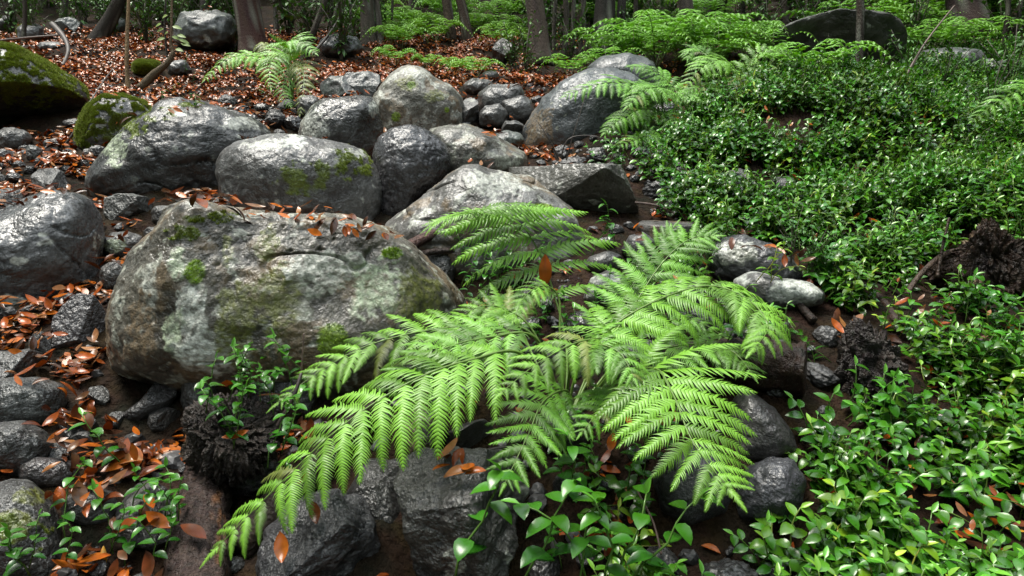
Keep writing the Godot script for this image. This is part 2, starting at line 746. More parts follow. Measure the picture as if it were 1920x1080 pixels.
func box_outline(x0: float, y0: float, x1: float, y1: float, seed_: int) -> Array:
	var r := RandomNumberGenerator.new()
	r.seed = seed_
	var out := []
	for k in 9:
		var w := TAU * (k + r.randf_range(-0.25, 0.25)) / 9.0
		var m := r.randf_range(0.86, 1.06)
		var cx := signf(cos(w)) * pow(absf(cos(w)), 0.75)
		var sy := signf(sin(w)) * pow(absf(sin(w)), 0.75)
		out.append([(x0 + x1) * 0.5 + (x1 - x0) * 0.5 * cx * m, (y0 + y1) * 0.5 + (y1 - y0) * 0.5 * sy * m])
	return out


func build_rocks() -> void:
	make_tuft()
	var grey := Color(0.115, 0.115, 0.112)
	# ---- the boulders of the stream bed
	rock("largest boulder, grey and lichen blotched, with bright green cushions, beside the big fern", [[310, 431], [324, 410], [352, 387], [390, 384], [433, 402], [470, 407], [540, 407], [600, 411], [660, 420], [705, 433], [745, 452], [785, 482], [815, 514], [845, 556], [866, 600], [862, 660], [800, 715], [680, 750], [520, 748], [420, 735], [330, 722], [262, 708], [230, 690], [219, 640], [229, 575], [246, 510], [272, 465]], 2.14, 0.46,
		{"level": 7, "crack": 0.016, "grow": 1.0, "e": 0.64, "cuts": [[0.05, 0.28, 0.96, 0.98]], "rough": 0.05, "pit": 1.0, "lichen": 0.38, "ls": 12.0, "lc": Color(0.36, 0.37, 0.31), "ochre": 0.5, "dark": Color(0.042, 0.037, 0.028), "pale": Color(0.135, 0.124, 0.098), "tufts": 0.35, "tuft": 0.008, "seed": 3.0, "smooth": 1,
		"marks": [[367, 510, 20, 24, "lime"], [735, 474, 20, 11, "lime"], [622, 640, 30, 34, "lime"], [400, 411, 42, 12, "moss"], [345, 440, 30, 14, "moss"], [352, 590, 36, 60, "white"], [325, 620, 22, 60, "pale"], [400, 660, 80, 40, "white"], [330, 490, 16, 40, "pale"], [280, 560, 14, 60, "lichen"], [445, 600, 45, 90, "olive"], [520, 570, 40, 90, "olive"], [500, 460, 24, 40, "olive"], [425, 470, 12, 40, "olive"], [545, 660, 30, 60, "ochre"], [480, 690, 40, 30, "ochre"], [620, 500, 80, 34, "lichen"], [700, 540, 50, 50, "pale"], [790, 560, 40, 60, "olive"], [270, 620, 30, 60, "ochre"]]})
	rock("smooth grey boulder with a few pale lichen spots, next to the lichen blotched one", [[-90, 470], [-60, 420], [0, 404], [63, 372], [95, 363], [141, 366], [165, 375], [180, 410], [190, 445], [188, 495], [191, 540], [137, 556], [100, 600], [60, 640], [0, 640], [-80, 620]], 2.35, 0.38,
		{"level": 6, "e": 0.75, "rough": 0.05, "pit": 0.25, "crack": 0.012, "lichen": 0.10, "dark": Color(0.040, 0.040, 0.041), "pale": Color(0.095, 0.095, 0.096), "mat": "shine", "seed": 14.0, "marks": [[20, 580, 36, 30, "white"], [35, 490, 18, 9, "lichen"], [85, 455, 16, 7, "lichen"], [78, 440, 10, 5, "white"]]})
	rock("oval pale topped boulder with a mossy front, resting on the lichen blotched boulder", [[431, 277], [452, 266], [497, 259], [527, 255], [573, 261], [633, 268], [678, 285], [706, 318], [719, 361], [717, 395], [708, 440], [663, 444], [600, 438], [540, 432], [482, 424], [444, 404], [420, 366], [414, 325], [416, 295]], 2.95, 0.34,
		{"level": 6, "e": 0.74, "rough": 0.04, "pit": 0.3, "lichen": 0.16, "dark": Color(0.045, 0.042, 0.040), "pale": Color(0.14, 0.14, 0.135), "seed": 23.0, "tufts": 0.4, "tuft": 0.007, "marks": [[580, 335, 62, 36, "moss"], [655, 312, 40, 28, "moss"], [545, 315, 36, 14, "moss"], [552, 268, 24, 14, "white"], [500, 270, 46, 10, "lichen"], [665, 292, 26, 14, "lichen"]]})
	rock("broad pitted dark boulder with a yellow-green mossy crown and a deep crease", [[256, 226], [296, 197], [330, 188], [380, 194], [422, 206], [464, 219], [494, 244], [516, 290], [506, 350], [474, 392], [422, 404], [349, 410], [295, 406], [262, 394], [190, 380], [165, 345], [160, 330], [178, 311], [207, 274]], 3.25, 0.42,
		{"level": 6, "e": 0.78, "crack": 0.03, "rough": 0.07, "pit": 1.5, "lichen": 0.22, "lc": Color(0.20, 0.21, 0.18), "seed": 31.0, "dark": Color(0.020, 0.020, 0.020), "pale": Color(0.070, 0.068, 0.066), "tufts": 0.35, "tuft": 0.006, "marks": [[285, 212, 40, 13, "moss"], [250, 240, 24, 20, "moss"], [340, 212, 14, 7, "white"], [215, 280, 24, 30, "pale"], [360, 196, 22, 7, "moss"], [450, 232, 36, 14, "lichen"]]})
	rock("shiny rounded black boulder wedged between the oval boulder and the lichened slab", [[713, 259], [742, 240], [772, 237], [801, 247], [828, 267], [843, 293], [841, 322], [818, 354], [781, 388], [745, 430], [712, 432], [706, 380], [703, 333], [700, 285]], 3.05, 0.24,
		{"level": 6, "e": 0.8, "rough": 0.04, "pit": 0.3, "dark": Color(0.022, 0.021, 0.023), "pale": Color(0.062, 0.060, 0.064), "seed": 41.0, "grit": 1.6, "mat": "shine"})
	rock("dark egg shaped boulder, pale flecked on one end, behind the oval boulder", [[587, 199], [605, 187], [650, 184], [694, 182], [707, 195], [714, 237], [716, 275], [702, 312], [650, 322], [590, 312], [556, 285], [562, 255], [570, 225]], 3.55, 0.26,
		{"level": 6, "e": 0.72, "rough": 0.04, "pit": 0.3, "seed": 47.0, "mat": "shine", "dark": Color(0.024, 0.022, 0.020), "pale": Color(0.065, 0.062, 0.058), "marks": [[590, 250, 30, 50, "lichen"], [700, 205, 10, 20, "lichen"]]})
	rock("tall pale boulder dappled with grey lichen and round green spots", [[701, 178], [716, 162], [735, 143], [757, 129], [787, 129], [816, 147], [846, 162], [862, 185], [866, 222], [864, 265], [815, 300], [740, 300], [706, 260], [703, 210]], 4.2, 0.36,
		{"level": 6, "e": 0.75, "rough": 0.05, "pit": 0.4, "lichen": 0.52, "ls": 6.0, "ochre": 0.45, "dark": Color(0.075, 0.07, 0.055), "pale": Color(0.16, 0.155, 0.125), "mat": "dry", "seed": 53.0, "tufts": 0.3, "tuft": 0.006, "marks": [[771, 160, 9, 8, "lime"], [838, 206, 5, 5, "lime"], [742, 219, 9, 9, "lime"], [765, 158, 20, 16, "olive"], [820, 180, 24, 16, "olive"]]})
	rock("long lichen crusted ridge of rock behind the shiny black boulder", [[806, 248], [831, 236], [879, 237], [924, 253], [955, 273], [987, 291], [988, 335], [930, 372], [850, 370], [816, 310]], 3.4, 0.30,
		{"level": 6, "e": 0.8, "rough": 0.07, "pit": 0.5, "lichen": 0.46, "ls": 11.0, "ochre": 0.35, "lc": Color(0.24, 0.25, 0.20), "dark": Color(0.06, 0.055, 0.045), "pale": Color(0.13, 0.125, 0.105), "seed": 61.0})
	rock("broad sloping boulder with a pale wet crest, behind the upright fern frond", [[722, 437], [756, 407], [797, 369], [845, 329], [866, 318], [893, 314], [920, 328], [968, 337], [1013, 352], [1044, 373], [1064, 391], [1073, 408], [1087, 439], [1094, 480], [1088, 540], [1000, 560], [880, 560], [800, 500]], 2.68, 0.34,
		{"level": 6, "e": 0.75, "crack": 0.02, "rough": 0.06, "pit": 0.5, "lichen": 0.38, "ls": 10.0, "ochre": 0.5, "dark": Color(0.06, 0.056, 0.05), "pale": Color(0.16, 0.155, 0.145), "seed": 67.0, "tufts": 0.3, "tuft": 0.006, "marks": [[925, 345, 60, 26, "lichen"], [1015, 390, 22, 10, "lime"]]})
	rock("square edged grey slab with fallen leaves on its flat top and a dark undercut", [[948, 314], [989, 297], [1050, 290], [1105, 284], [1128, 286], [1152, 298], [1168, 329], [1186, 377], [1197, 425], [1170, 450], [1110, 455], [1060, 425], [1030, 385], [965, 350]], 2.9, 0.30,
		{"level": 6, "e": 0.6, "rough": 0.03, "pit": 0.2, "lichen": 0.12, "grit": 1.8, "seed": 71.0, "smooth": 1, "dark": Color(0.06, 0.058, 0.05), "pale": Color(0.135, 0.13, 0.115), "cuts": [[0.0, 1.0, 0.0, 0.62], [0.05, -0.75, 0.66, 0.42], [-0.6, 0.35, 0.72, 0.72]]})
	rock("big bluish grey boulder dotted with lichen, under the arching ferns", [[983, 284], [986, 240], [1004, 207], [1016, 188], [1053, 156], [1098, 134], [1150, 128], [1195, 150], [1210, 200], [1195, 260], [1155, 305], [1080, 318], [1010, 310]], 3.95, 0.36,
		{"level": 6, "e": 0.76, "rough": 0.05, "pit": 0.3, "lichen": 0.16, "ls": 16.0, "lc": Color(0.26, 0.27, 0.22), "seed": 79.0, "dark": Color(0.055, 0.062, 0.066), "pale": Color(0.115, 0.125, 0.13), "marks": [[1010, 250, 26, 50, "ochre"], [1050, 290, 60, 20, "ochre"]]})
	rock("grey boulder half hidden by dark fern fronds behind the bluish boulder", [[1098, 150], [1104, 125], [1130, 107], [1180, 100], [1225, 118], [1240, 160], [1180, 190], [1110, 185]], 4.8, 0.3, {"level": 5, "seed": 83.0, "dark": Color(0.05, 0.056, 0.058), "pale": Color(0.11, 0.115, 0.118)})
	rock("moss capped boulder with a black hollow beneath it", [[-150, 150], [-90, 100], [-20, 86], [28, 86], [62, 104], [102, 130], [132, 150], [162, 175], [168, 198], [150, 240], [120, 275], [50, 285], [-60, 280], [-140, 240]], 4.1, 0.5,
		{"level": 6, "e": 0.8, "rough": 0.06, "moss": 1.0, "pit": 0.3, "seed": 91.0, "dark": Color(0.03, 0.028, 0.025), "pale": Color(0.08, 0.076, 0.07), "tufts": 0.9, "tuft": 0.013, "cuts": [[0.1, -0.85, 0.5, 0.42]], "marks": [[70, 140, 100, 50, "moss"], [10, 110, 16, 16, "lichen"]]})
	rock("small boulder overgrown with green moss, against the broad pitted boulder", [[165, 200], [194, 177], [232, 180], [274, 192], [290, 215], [270, 265], [215, 316], [160, 312], [139, 272], [147, 230]], 3.75, 0.24,
		{"level": 6, "rough": 0.06, "moss": 0.85, "lichen": 0.3, "seed": 97.0, "tufts": 0.8, "tuft": 0.009, "marks": [[190, 240, 46, 56, "moss"], [245, 215, 30, 22, "moss"]]})
	# ---- rocks further up the bed
	var far := [
		["low grey rock at the edge of the stream gap beside small ferns", 870, 146, 926, 180, 5.1, 0.16, {"lichen": 0.25}],
		["dark rounded rock stacked above another in the stream gap", 893, 157, 988, 218, 4.75, 0.22, {"seed": 2.0}],
		["round dark rock at the end of the stream gap", 940, 178, 1003, 236, 4.55, 0.16, {"seed": 5.0}],
		["black block of rock with a paler top beside the tall pale boulder", 860, 179, 900, 246, 4.25, 0.12, {"facets": 4, "marks": [[880, 184, 16, 6, "lichen"]]}],
		["grey rock leaning on the black block", 898, 194, 954, 248, 4.35, 0.14, {"seed": 8.0}],
		["dark hollow rock below the round rocks of the stream gap", 938, 226, 988, 266, 4.15, 0.13, {"facets": 3}],
		["flat greenish rock in front of the hollow rock", 922, 246, 982, 286, 3.85, 0.13, {"seed": 3.0, "pale": Color(0.10, 0.115, 0.10)}],
		["small grey stone on the lichen crusted ridge", 858, 226, 884, 246, 4.0, 0.06, {}],
		["dark green tinged rock behind the egg shaped boulder", 600, 140, 688, 186, 4.7, 0.2, {"facets": 4, "pale": Color(0.07, 0.085, 0.075)}],
		["black broken rock next to the tall pale boulder", 640, 134, 716, 190, 4.9, 0.2, {"facets": 4, "dark": Color(0.025, 0.027, 0.026), "pale": Color(0.06, 0.068, 0.062)}],
		["pale speckled rock beside the drooping fern frond", 556, 176, 604, 228, 4.0, 0.13, {"lichen": 0.4, "dark": Color(0.06, 0.06, 0.055)}],
		["large grey rock up the leafy slope behind the bent sapling", 322, 18, 446, 100, 6.4, 0.45, {"lichen": 0.2, "pale": Color(0.10, 0.108, 0.098), "level": 5, "moss": 0.3}],
		["flat topped grey rock with a dark notch, on the leafy slope", 98, 31, 152, 68, 6.6, 0.22, {"facets": 3, "pale": Color(0.13, 0.14, 0.13)}],
		["mossy lump of rock under crossing roots", 30, 44, 84, 86, 6.2, 0.22, {"moss": 0.6}],
		["dark rock half buried near thin stems on the leafy slope", -20, 28, 22, 66, 6.6, 0.2, {"moss": 0.3}],
		["grey stone behind the moss capped boulder", 66, 78, 124, 98, 5.6, 0.15, {"lichen": 0.2}],
		["greenish rock below the thick root", 196, 30, 240, 66, 6.9, 0.2, {"moss": 0.4, "pale": Color(0.08, 0.10, 0.085)}],
		["bright green mossy hump beside the bent sapling", 248, 112, 304, 146, 5.3, 0.16, {"moss": 1.2, "marks": [[275, 126, 26, 16, "lime"]], "tufts": 0.8, "tuft": 0.012, "level": 5}],
		["small grey stone under the bent sapling", 312, 112, 360, 146, 5.4, 0.12, {}],
		["grey rock ledge behind the leaning branches", 598, 64, 680, 112, 6.5, 0.3, {"level": 5, "pale": Color(0.085, 0.095, 0.095)}],
		["rough black rock beside the pale spotted trunk", 920, 72, 964, 132, 6.2, 0.2, {"facets": 5, "dark": Color(0.015, 0.014, 0.012), "pale": Color(0.045, 0.04, 0.034)}],
		["dark mossy stone in the undergrowth above the stream gap", 900, 132, 936, 156, 5.5, 0.12, {"moss": 0.4}],
		["rounded grey boulder among saplings on the upper bank", 1716, 86, 1850, 140, 5.2, 0.35, {"level": 5, "lichen": 0.2, "pale": Color(0.10, 0.108, 0.108)}],
		["small dark rock beside the rounded grey boulder on the upper bank", 1830, 110, 1900, 150, 4.9, 0.2, {}],
	]
	for k in far:
		var o: Dictionary = k[7]
		o.merge({"called": "rock", "category": "rock", "level": 5 if k[3] - k[1] > 45 else 4, "rough": 0.09})
		rock(k[0], box_outline(k[1], k[2], k[3], k[4], int(k[1]) + 3), lie((k[1] + k[3]) * 0.5, k[4], k[6]), k[6], o)
	rock("huge dark overhanging boulder behind the upper ferns", [[1452, 66], [1503, 38], [1575, 20], [1640, 22], [1680, 36], [1696, 60], [1690, 110], [1640, 135], [1540, 140], [1470, 130]], 5.6, 0.55,
		{"level": 6, "e": 0.65, "rough": 0.06, "pit": 0.4, "lichen": 0.1, "seed": 103.0, "mat": "dry", "dark": Color(0.024, 0.024, 0.018), "pale": Color(0.06, 0.058, 0.045), "cuts": [[0.0, -0.35, 0.93, 0.5]]})
	# ---- smaller rocks of the near bed
	rock("rough cube shaped dark rock among red leaves between the two near boulders", [[100, 598], [120, 572], [143, 551], [176, 555], [188, 570], [198, 590], [196, 625], [190, 652], [150, 672], [113, 686], [97, 670]], 1.93, 0.10,
		{"called": "rock", "category": "rock", "level": 6, "e": 0.55, "rough": 0.03, "pit": 0.9, "mat": "rough", "smooth": 1, "seed": 5.0, "grit": 1.6, "dark": Color(0.035, 0.032, 0.034), "pale": Color(0.085, 0.08, 0.082), "cuts": [[0.55, -0.1, 0.8, 0.62], [-0.25, 0.3, 0.9, 0.66], [0.0, -0.8, 0.5, 0.72]]})
	rock("long tilted dark stone under the lichen blotched boulder", [[226, 778], [262, 752], [290, 718], [308, 706], [326, 712], [332, 740], [318, 762], [290, 775], [262, 792], [238, 792]], 1.68, 0.06,
		{"rest": 792, "called": "rock", "category": "rock", "level": 5, "rough": 0.05, "pit": 0.4, "mat": "rough", "seed": 7.0, "facets": 2, "pale": Color(0.08, 0.075, 0.076)})
	rock("pitted black rock with a flat face below the long low frond", [[500, 1000], [530, 960], [571, 932], [628, 921], [678, 935], [696, 974], [704, 1047], [690, 1110], [560, 1120], [490, 1090]], 1.36, 0.18,
		{"called": "rock", "category": "rock", "level": 6, "e": 0.68, "facets": 5, "rough": 0.10, "pit": 1.3, "mat": "rough", "seed": 11.0, "grit": 1.8, "dark": Color(0.028, 0.028, 0.030), "pale": Color(0.075, 0.075, 0.080)})
	rock("wet grey rock with leaves in its top hollow and a glistening side", [[745, 890], [775, 862], [810, 846], [870, 846], [932, 850], [980, 866], [984, 920], [968, 960], [955, 1040], [930, 1110], [800, 1120], [772, 1050], [770, 960]], 1.40, 0.18,
		{"called": "rock", "category": "rock", "level": 6, "e": 0.68, "facets": 4, "rough": 0.11, "pit": 1.0, "lichen": 0.2, "mat": "rough", "seed": 13.0, "grit": 2.0, "pale": Color(0.10, 0.098, 0.09), "cuts": [[0.75, 0.1, 0.65, 0.7], [-0.3, 0.6, 0.75, 0.82]]})
	rock("tilted grey stone resting behind the leaf filled hollow", [[804, 852], [818, 822], [860, 798], [905, 785], [924, 800], [922, 828], [880, 846], [840, 860]], 1.56, 0.08, {"rest": 860, "called": "rock", "category": "rock", "level": 5, "rough": 0.05, "pit": 0.6, "seed": 17.0, "facets": 2})
	rock("dark wet rock wedged under the fern between two larger rocks", [[640, 900], [665, 868], [710, 850], [752, 862], [772, 900], [768, 980], [745, 1040], [700, 1040], [655, 960]], 1.52, 0.12, {"called": "rock", "category": "rock", "level": 5, "facets": 5, "rough": 0.08, "pit": 0.8, "mat": "rough", "seed": 19.0, "dark": Color(0.02, 0.02, 0.02), "pale": Color(0.06, 0.06, 0.058)})
	rock("brown earthy rock under the hanging fern tips", [[745, 800], [775, 768], [815, 770], [835, 800], [820, 850], [770, 860]], 1.66, 0.08, {"rest": 860, "called": "rock", "category": "rock", "level": 5, "rough": 0.1, "pit": 0.8, "ochre": 0.7, "seed": 21.0})
	rock("smooth dark rock sticking out beside the large bright frond", [[1370, 800], [1378, 750], [1392, 731], [1412, 738], [1454, 769], [1483, 808], [1494, 846], [1440, 870], [1385, 868]], 1.58, 0.11, {"rest": 862, "called": "rock", "category": "rock", "level": 6, "rough": 0.05, "pit": 0.3, "seed": 25.0, "pale": Color(0.085, 0.08, 0.076)})
	rock("glistening black rock below the frond tip", [[1378, 930], [1400, 880], [1440, 858], [1485, 862], [1508, 900], [1505, 945], [1470, 975], [1420, 985], [1385, 970]], 1.42, 0.11, {"rest": 985, "called": "rock", "category": "rock", "level": 6, "rough": 0.05, "pit": 0.5, "mat": "wet", "seed": 27.0, "grit": 1.8, "dark": Color(0.024, 0.024, 0.028), "pale": Color(0.07, 0.07, 0.078)})
	rock("dark rock in the shade under the large bright frond", [[1225, 900], [1250, 850], [1300, 835], [1350, 850], [1375, 900], [1360, 960], [1290, 985], [1240, 960]], 1.44, 0.11, {"rest": 985, "called": "rock", "category": "rock", "level": 5, "rough": 0.06, "pit": 0.5, "seed": 29.0, "dark": Color(0.024, 0.024, 0.026), "pale": Color(0.07, 0.07, 0.074)})
	rock("knobbly dark rock with silvery lichen in the ground cover behind the fern", [[1325, 470], [1355, 446], [1392, 442], [1437, 455], [1480, 485], [1518, 525], [1480, 545], [1400, 545], [1335, 520]], 2.25, 0.16, {"rest": 545, "called": "rock", "category": "rock", "level": 6, "rough": 0.07, "pit": 0.8, "grit": 2.0, "seed": 33.0, "dark": Color(0.035, 0.035, 0.038), "pale": Color(0.10, 0.10, 0.105), "marks": [[1375, 475, 46, 22, "lichen"], [1350, 470, 20, 16, "white"]]})
	rock("pale lichen covered rock below the knobbly dark rock", [[1375, 525], [1410, 508], [1460, 520], [1510, 528], [1548, 548], [1540, 570], [1460, 585], [1390, 570]], 2.08, 0.12, {"rest": 585, "called": "rock", "category": "rock", "level": 5, "rough": 0.05, "lichen": 0.6, "lc": Color(0.42, 0.44, 0.40), "seed": 35.0, "pale": Color(0.14, 0.14, 0.135), "marks": [[1500, 540, 46, 16, "white"]]})
	rock("flat brownish slab with leaves on it beside the undercut slab", [[1196, 425], [1206, 407], [1250, 400], [1303, 412], [1310, 440], [1260, 465], [1205, 460]], 2.6, 0.16, {"rest": 465, "called": "rock", "category": "rock", "level": 5, "rough": 0.04, "seed": 37.0, "ochre": 0.5, "pale": Color(0.14, 0.135, 0.125), "cuts": [[0, 1, 0.1, 0.35]]})
	rock("round grey stone below the flat brownish slab", [[1164, 470], [1180, 442], [1205, 436], [1228, 452], [1225, 490], [1190, 505]], 2.4, 0.08, {"rest": 505, "called": "rock", "category": "rock", "level": 5, "rough": 0.05, "seed": 39.0, "pale": Color(0.12, 0.12, 0.125)})
	rock("low grey stone in the gap under the undercut slab", [[1092, 502], [1105, 482], [1140, 470], [1165, 480], [1162, 505], [1120, 515]], 2.4, 0.08, {"rest": 515, "called": "rock", "category": "rock", "level": 5, "rough": 0.05, "seed": 43.0})
	rock("whitish rock behind the fern stems", [[1095, 560], [1105, 525], [1140, 508], [1170, 520], [1175, 565], [1130, 590]], 2.2, 0.1, {"rest": 590, "called": "rock", "category": "rock", "level": 5, "rough": 0.07, "lichen": 0.6, "lc": Color(0.4, 0.42, 0.38), "seed": 45.0})
	rock("grey boulder with yellow-green moss on its face, at the foot of the leafy gap", [[-60, 960], [-20, 915], [20, 902], [60, 906], [95, 940], [112, 990], [130, 1060], [130, 1120], [0, 1140], [-60, 1100]], 1.36, 0.16,
		{"called": "rock", "category": "rock", "level": 6, "rough": 0.05, "pit": 0.7, "mat": "rough", "seed": 49.0, "tufts": 0.25, "tuft": 0.004, "pale": Color(0.11, 0.108, 0.10), "marks": [[30, 985, 46, 34, "olive"], [60, 1010, 40, 30, "moss"], [20, 990, 30, 26, "moss"], [60, 930, 40, 16, "olive"]]})
	var near := [
		["rounded grey rock below the smooth boulder, on top of another", -40, 702, 124, 812, 1.78, 0.13, {"e": 0.7, "pale": Color(0.10, 0.105, 0.10)}],
		["dark speckled rock under the rounded grey rock", -40, 786, 98, 900, 1.62, 0.13, {"pit": 0.8, "e": 0.7}],
		["wide grey rock under the overhang of the smooth boulder", -30, 656, 92, 726, 1.95, 0.12, {"facets": 2, "e": 0.7}],
		["small rough stone leaning on the cube shaped rock", 50, 622, 100, 682, 1.98, 0.06, {"facets": 3}],
		["angular dark stone on the leaves below the moss capped boulder", 56, 316, 132, 364, 3.3, 0.12, {"facets": 4}],
		["grey stone at the edge behind the smooth boulder", -20, 352, 46, 402, 2.9, 0.12, {"facets": 2}],
		["angular grey stone with a black shadowed side, in the gap between boulders", 190, 362, 288, 420, 2.95, 0.13, {"facets": 4, "pale": Color(0.12, 0.125, 0.115)}],
		["flat grey stone with a green patch in the leafy gap", 190, 432, 272, 488, 2.5, 0.1, {"e": 0.65, "marks": [[215, 460, 20, 14, "pale"]]}],
		["dark stone under the flat green patched stone", 186, 490, 250, 548, 2.3, 0.09, {"pit": 0.6}],
		["dark glossy stone below the broad pitted boulder", 284, 384, 354, 424, 2.75, 0.09, {}],
		["small stone beside the mossy shoulder of the lichen blotched boulder", 270, 424, 312, 456, 2.5, 0.06, {}],
		["wet stone below the oval boulder's end", 380, 368, 450, 406, 2.75, 0.1, {}],
		["rounded stone half under the rotten stump", 334, 690, 414, 786, 1.72, 0.08, {"pit": 0.5, "e": 0.7}],
		["block of dark stone lying on orange leaves", 112, 775, 190, 834, 1.66, 0.06, {"facets": 3}],
		["wedge of dark stone lying on another", 66, 826, 136, 876, 1.56, 0.05, {"facets": 4}],
		["rough reddish dark stone beneath the wedge", 32, 856, 152, 916, 1.5, 0.07, {"pit": 0.9, "pale": Color(0.085, 0.07, 0.07)}],
		["small black stone among leaves by the log", 188, 836, 256, 878, 1.52, 0.05, {"pit": 0.5}],
		["oval wet stone with a leaf against it", 112, 914, 228, 990, 1.42, 0.06, {"pit": 0.6}],
		["dark rock leaning on the broken log", 212, 896, 334, 1036, 1.4, 0.1, {"pit": 0.8, "facets": 3}],
		["small stone below the long tilted stone", 198, 770, 242, 806, 1.66, 0.04, {"facets": 2}],
		["little stone next to the block of dark stone", 134, 808, 178, 850, 1.6, 0.04, {"facets": 2}],
		["dark stone tucked beside the long tilted stone", 272, 762, 342, 812, 1.66, 0.06, {"facets": 2}],
		["stone poking out of the orange leaves under the cube shaped rock", 162, 724, 204, 770, 1.74, 0.04, {"facets": 2}],
		["small grey stone on the red leaves near the mossy small boulder", 46, 272, 80, 304, 3.7, 0.07, {"pale": Color(0.12, 0.13, 0.12)}],
		["stone under the hollow of the moss capped boulder", -10, 236, 60, 292, 3.75, 0.15, {}],
		["stone behind the broken branch end", 790, 470, 856, 548, 2.42, 0.1, {}],
		["dark wet rock at the foot of the fern", 1010, 760, 1110, 850, 1.72, 0.1, {"pit": 0.6, "dark": Color(0.02, 0.02, 0.02), "pale": Color(0.06, 0.06, 0.058)}],
		["grey rock between the fern stems and the dark log", 1120, 640, 1260, 720, 1.95, 0.12, {}],
		["dark rock at the foot of the lichen blotched boulder behind the stump", 470, 700, 600, 790, 1.8, 0.1, {"pit": 0.8, "dark": Color(0.025, 0.025, 0.025), "pale": Color(0.07, 0.068, 0.066)}],
		["black stone in the hollow of the covered bank", 1352, 318, 1412, 372, 3.05, 0.12, {"pale": Color(0.08, 0.078, 0.074)}],
		["dark stone beside the leafy tuft in the hollow of the covered bank", 1436, 330, 1500, 384, 3.0, 0.12, {"dark": Color(0.02, 0.02, 0.02), "pale": Color(0.055, 0.054, 0.05)}],
	]
	for k in near:
		var o: Dictionary = k[7]
		o.merge({"called": "stone", "category": "stone", "level": 5, "rough": 0.07, "mat": "rough", "pit": 0.3, "e": 0.68})
		rock(k[0], box_outline(k[1], k[2], k[3], k[4], int(k[1]) + int(k[2])), lie((k[1] + k[3]) * 0.5, k[4], k[6]), k[6], o)
	fill_stones()


# loose stones packed into the gaps of the bed
func fill_stones() -> void:
	var kinds := []
	for v in 8:
		var sph := ico(4)
		var b := Builder.new()
		var r := RandomNumberGenerator.new()
		r.seed = 700 + v
		var cuts := []
		for k in 7:
			cuts.append([Vector3(r.randfn(), r.randfn(), r.randfn()).normalized(), r.randf_range(0.62, 0.85)])
		for q in sph[0]:
			var p: Vector3 = q
			for c in cuts:
				var over: float = p.dot(c[0]) - c[1]
				if over > 0.0:
					p -= c[0] * over * 0.85
			var n := fine.get_noise_3dv(q * 2.2 + Vector3.ONE * v * 9.0)
			var n2 := fine.get_noise_3dv(q * 7.0 + Vector3.ONE * v * 9.0)
			p *= 1.0 + n * 0.16 + n2 * 0.07
			var g := clampf(0.042 + n2 * 0.05 + n * 0.02, 0.012, 0.12)
			b.vert(p, Color(g, g * 0.97, g * 0.96))
		b.i = sph[1]
		kinds.append(b.mesh())
	var placed := 0
	var tries := 0
	while placed < 240 and tries < 9000:
		tries += 1
		var s := rng.randf_range(1.0, 4.6)
		var x := rng.randf_range(-0.85 * s, 0.16 * s + 0.3)
		if s < 1.9 and rng.randf() < 0.5:
			x = rng.randf_range(-0.4, 0.55) * s
		var rad := 0.022 + 0.065 * pow(rng.randf(), 1.8)
		var bad := false
		for w in 8:
			if on_rock(x + cos(w * 0.785) * rad * 0.7, -s + sin(w * 0.785) * rad * 0.7):
				bad = true
		if bad:
			continue
		var at := Vector3(x, ground(x, -s) + rad * 0.15, -s)
		if x < 0.0 and s > 3.7 and rng.randf() < 0.75:
			continue
		if to_px(at).x < -60.0 or not seen(at + Vector3.UP * rad):
			continue
		var v := rng.randi() % 8
		var o := put("stone", kinds[v], M.rough if rng.randf() < 0.6 else M.shine)
		o.transform = Transform3D(Basis.from_euler(Vector3(rng.randf_range(-0.4, 0.4), rng.randf() * TAU, rng.randf_range(-0.4, 0.4))).scaled_local(Vector3(rad, rad * rng.randf_range(0.55, 0.85), rad * rng.randf_range(0.7, 1.1))), at)
		tag(o, "%s dark loose stone beside the %s" % ["small" if rad < 0.045 else "fist sized", landmark(at)], "stone", "loose stones of the stream bed")
		var pts := PackedVector3Array()
		for k in 40:
			pts.append(Vector3(rng.randf_range(-1, 1), 0, rng.randf_range(-1, 1)) * rad * 0.7 + Vector3.UP * rad * 0.5)
		raster(pts, at, 1)
		placed += 1


# distance at which a rock of that thickness stands on the ground with its foot at pixel row y
func lie(x: float, y: float, thick: float) -> float:
	var dir := P(x, y - 5.0, 1.0) - CAM
	var d := 0.9
	while d < 14.0:
		var p := CAM + dir * d
		if p.y < ground(p.x, p.z):
			break
		d += 0.01
	return d + thick * 0.55


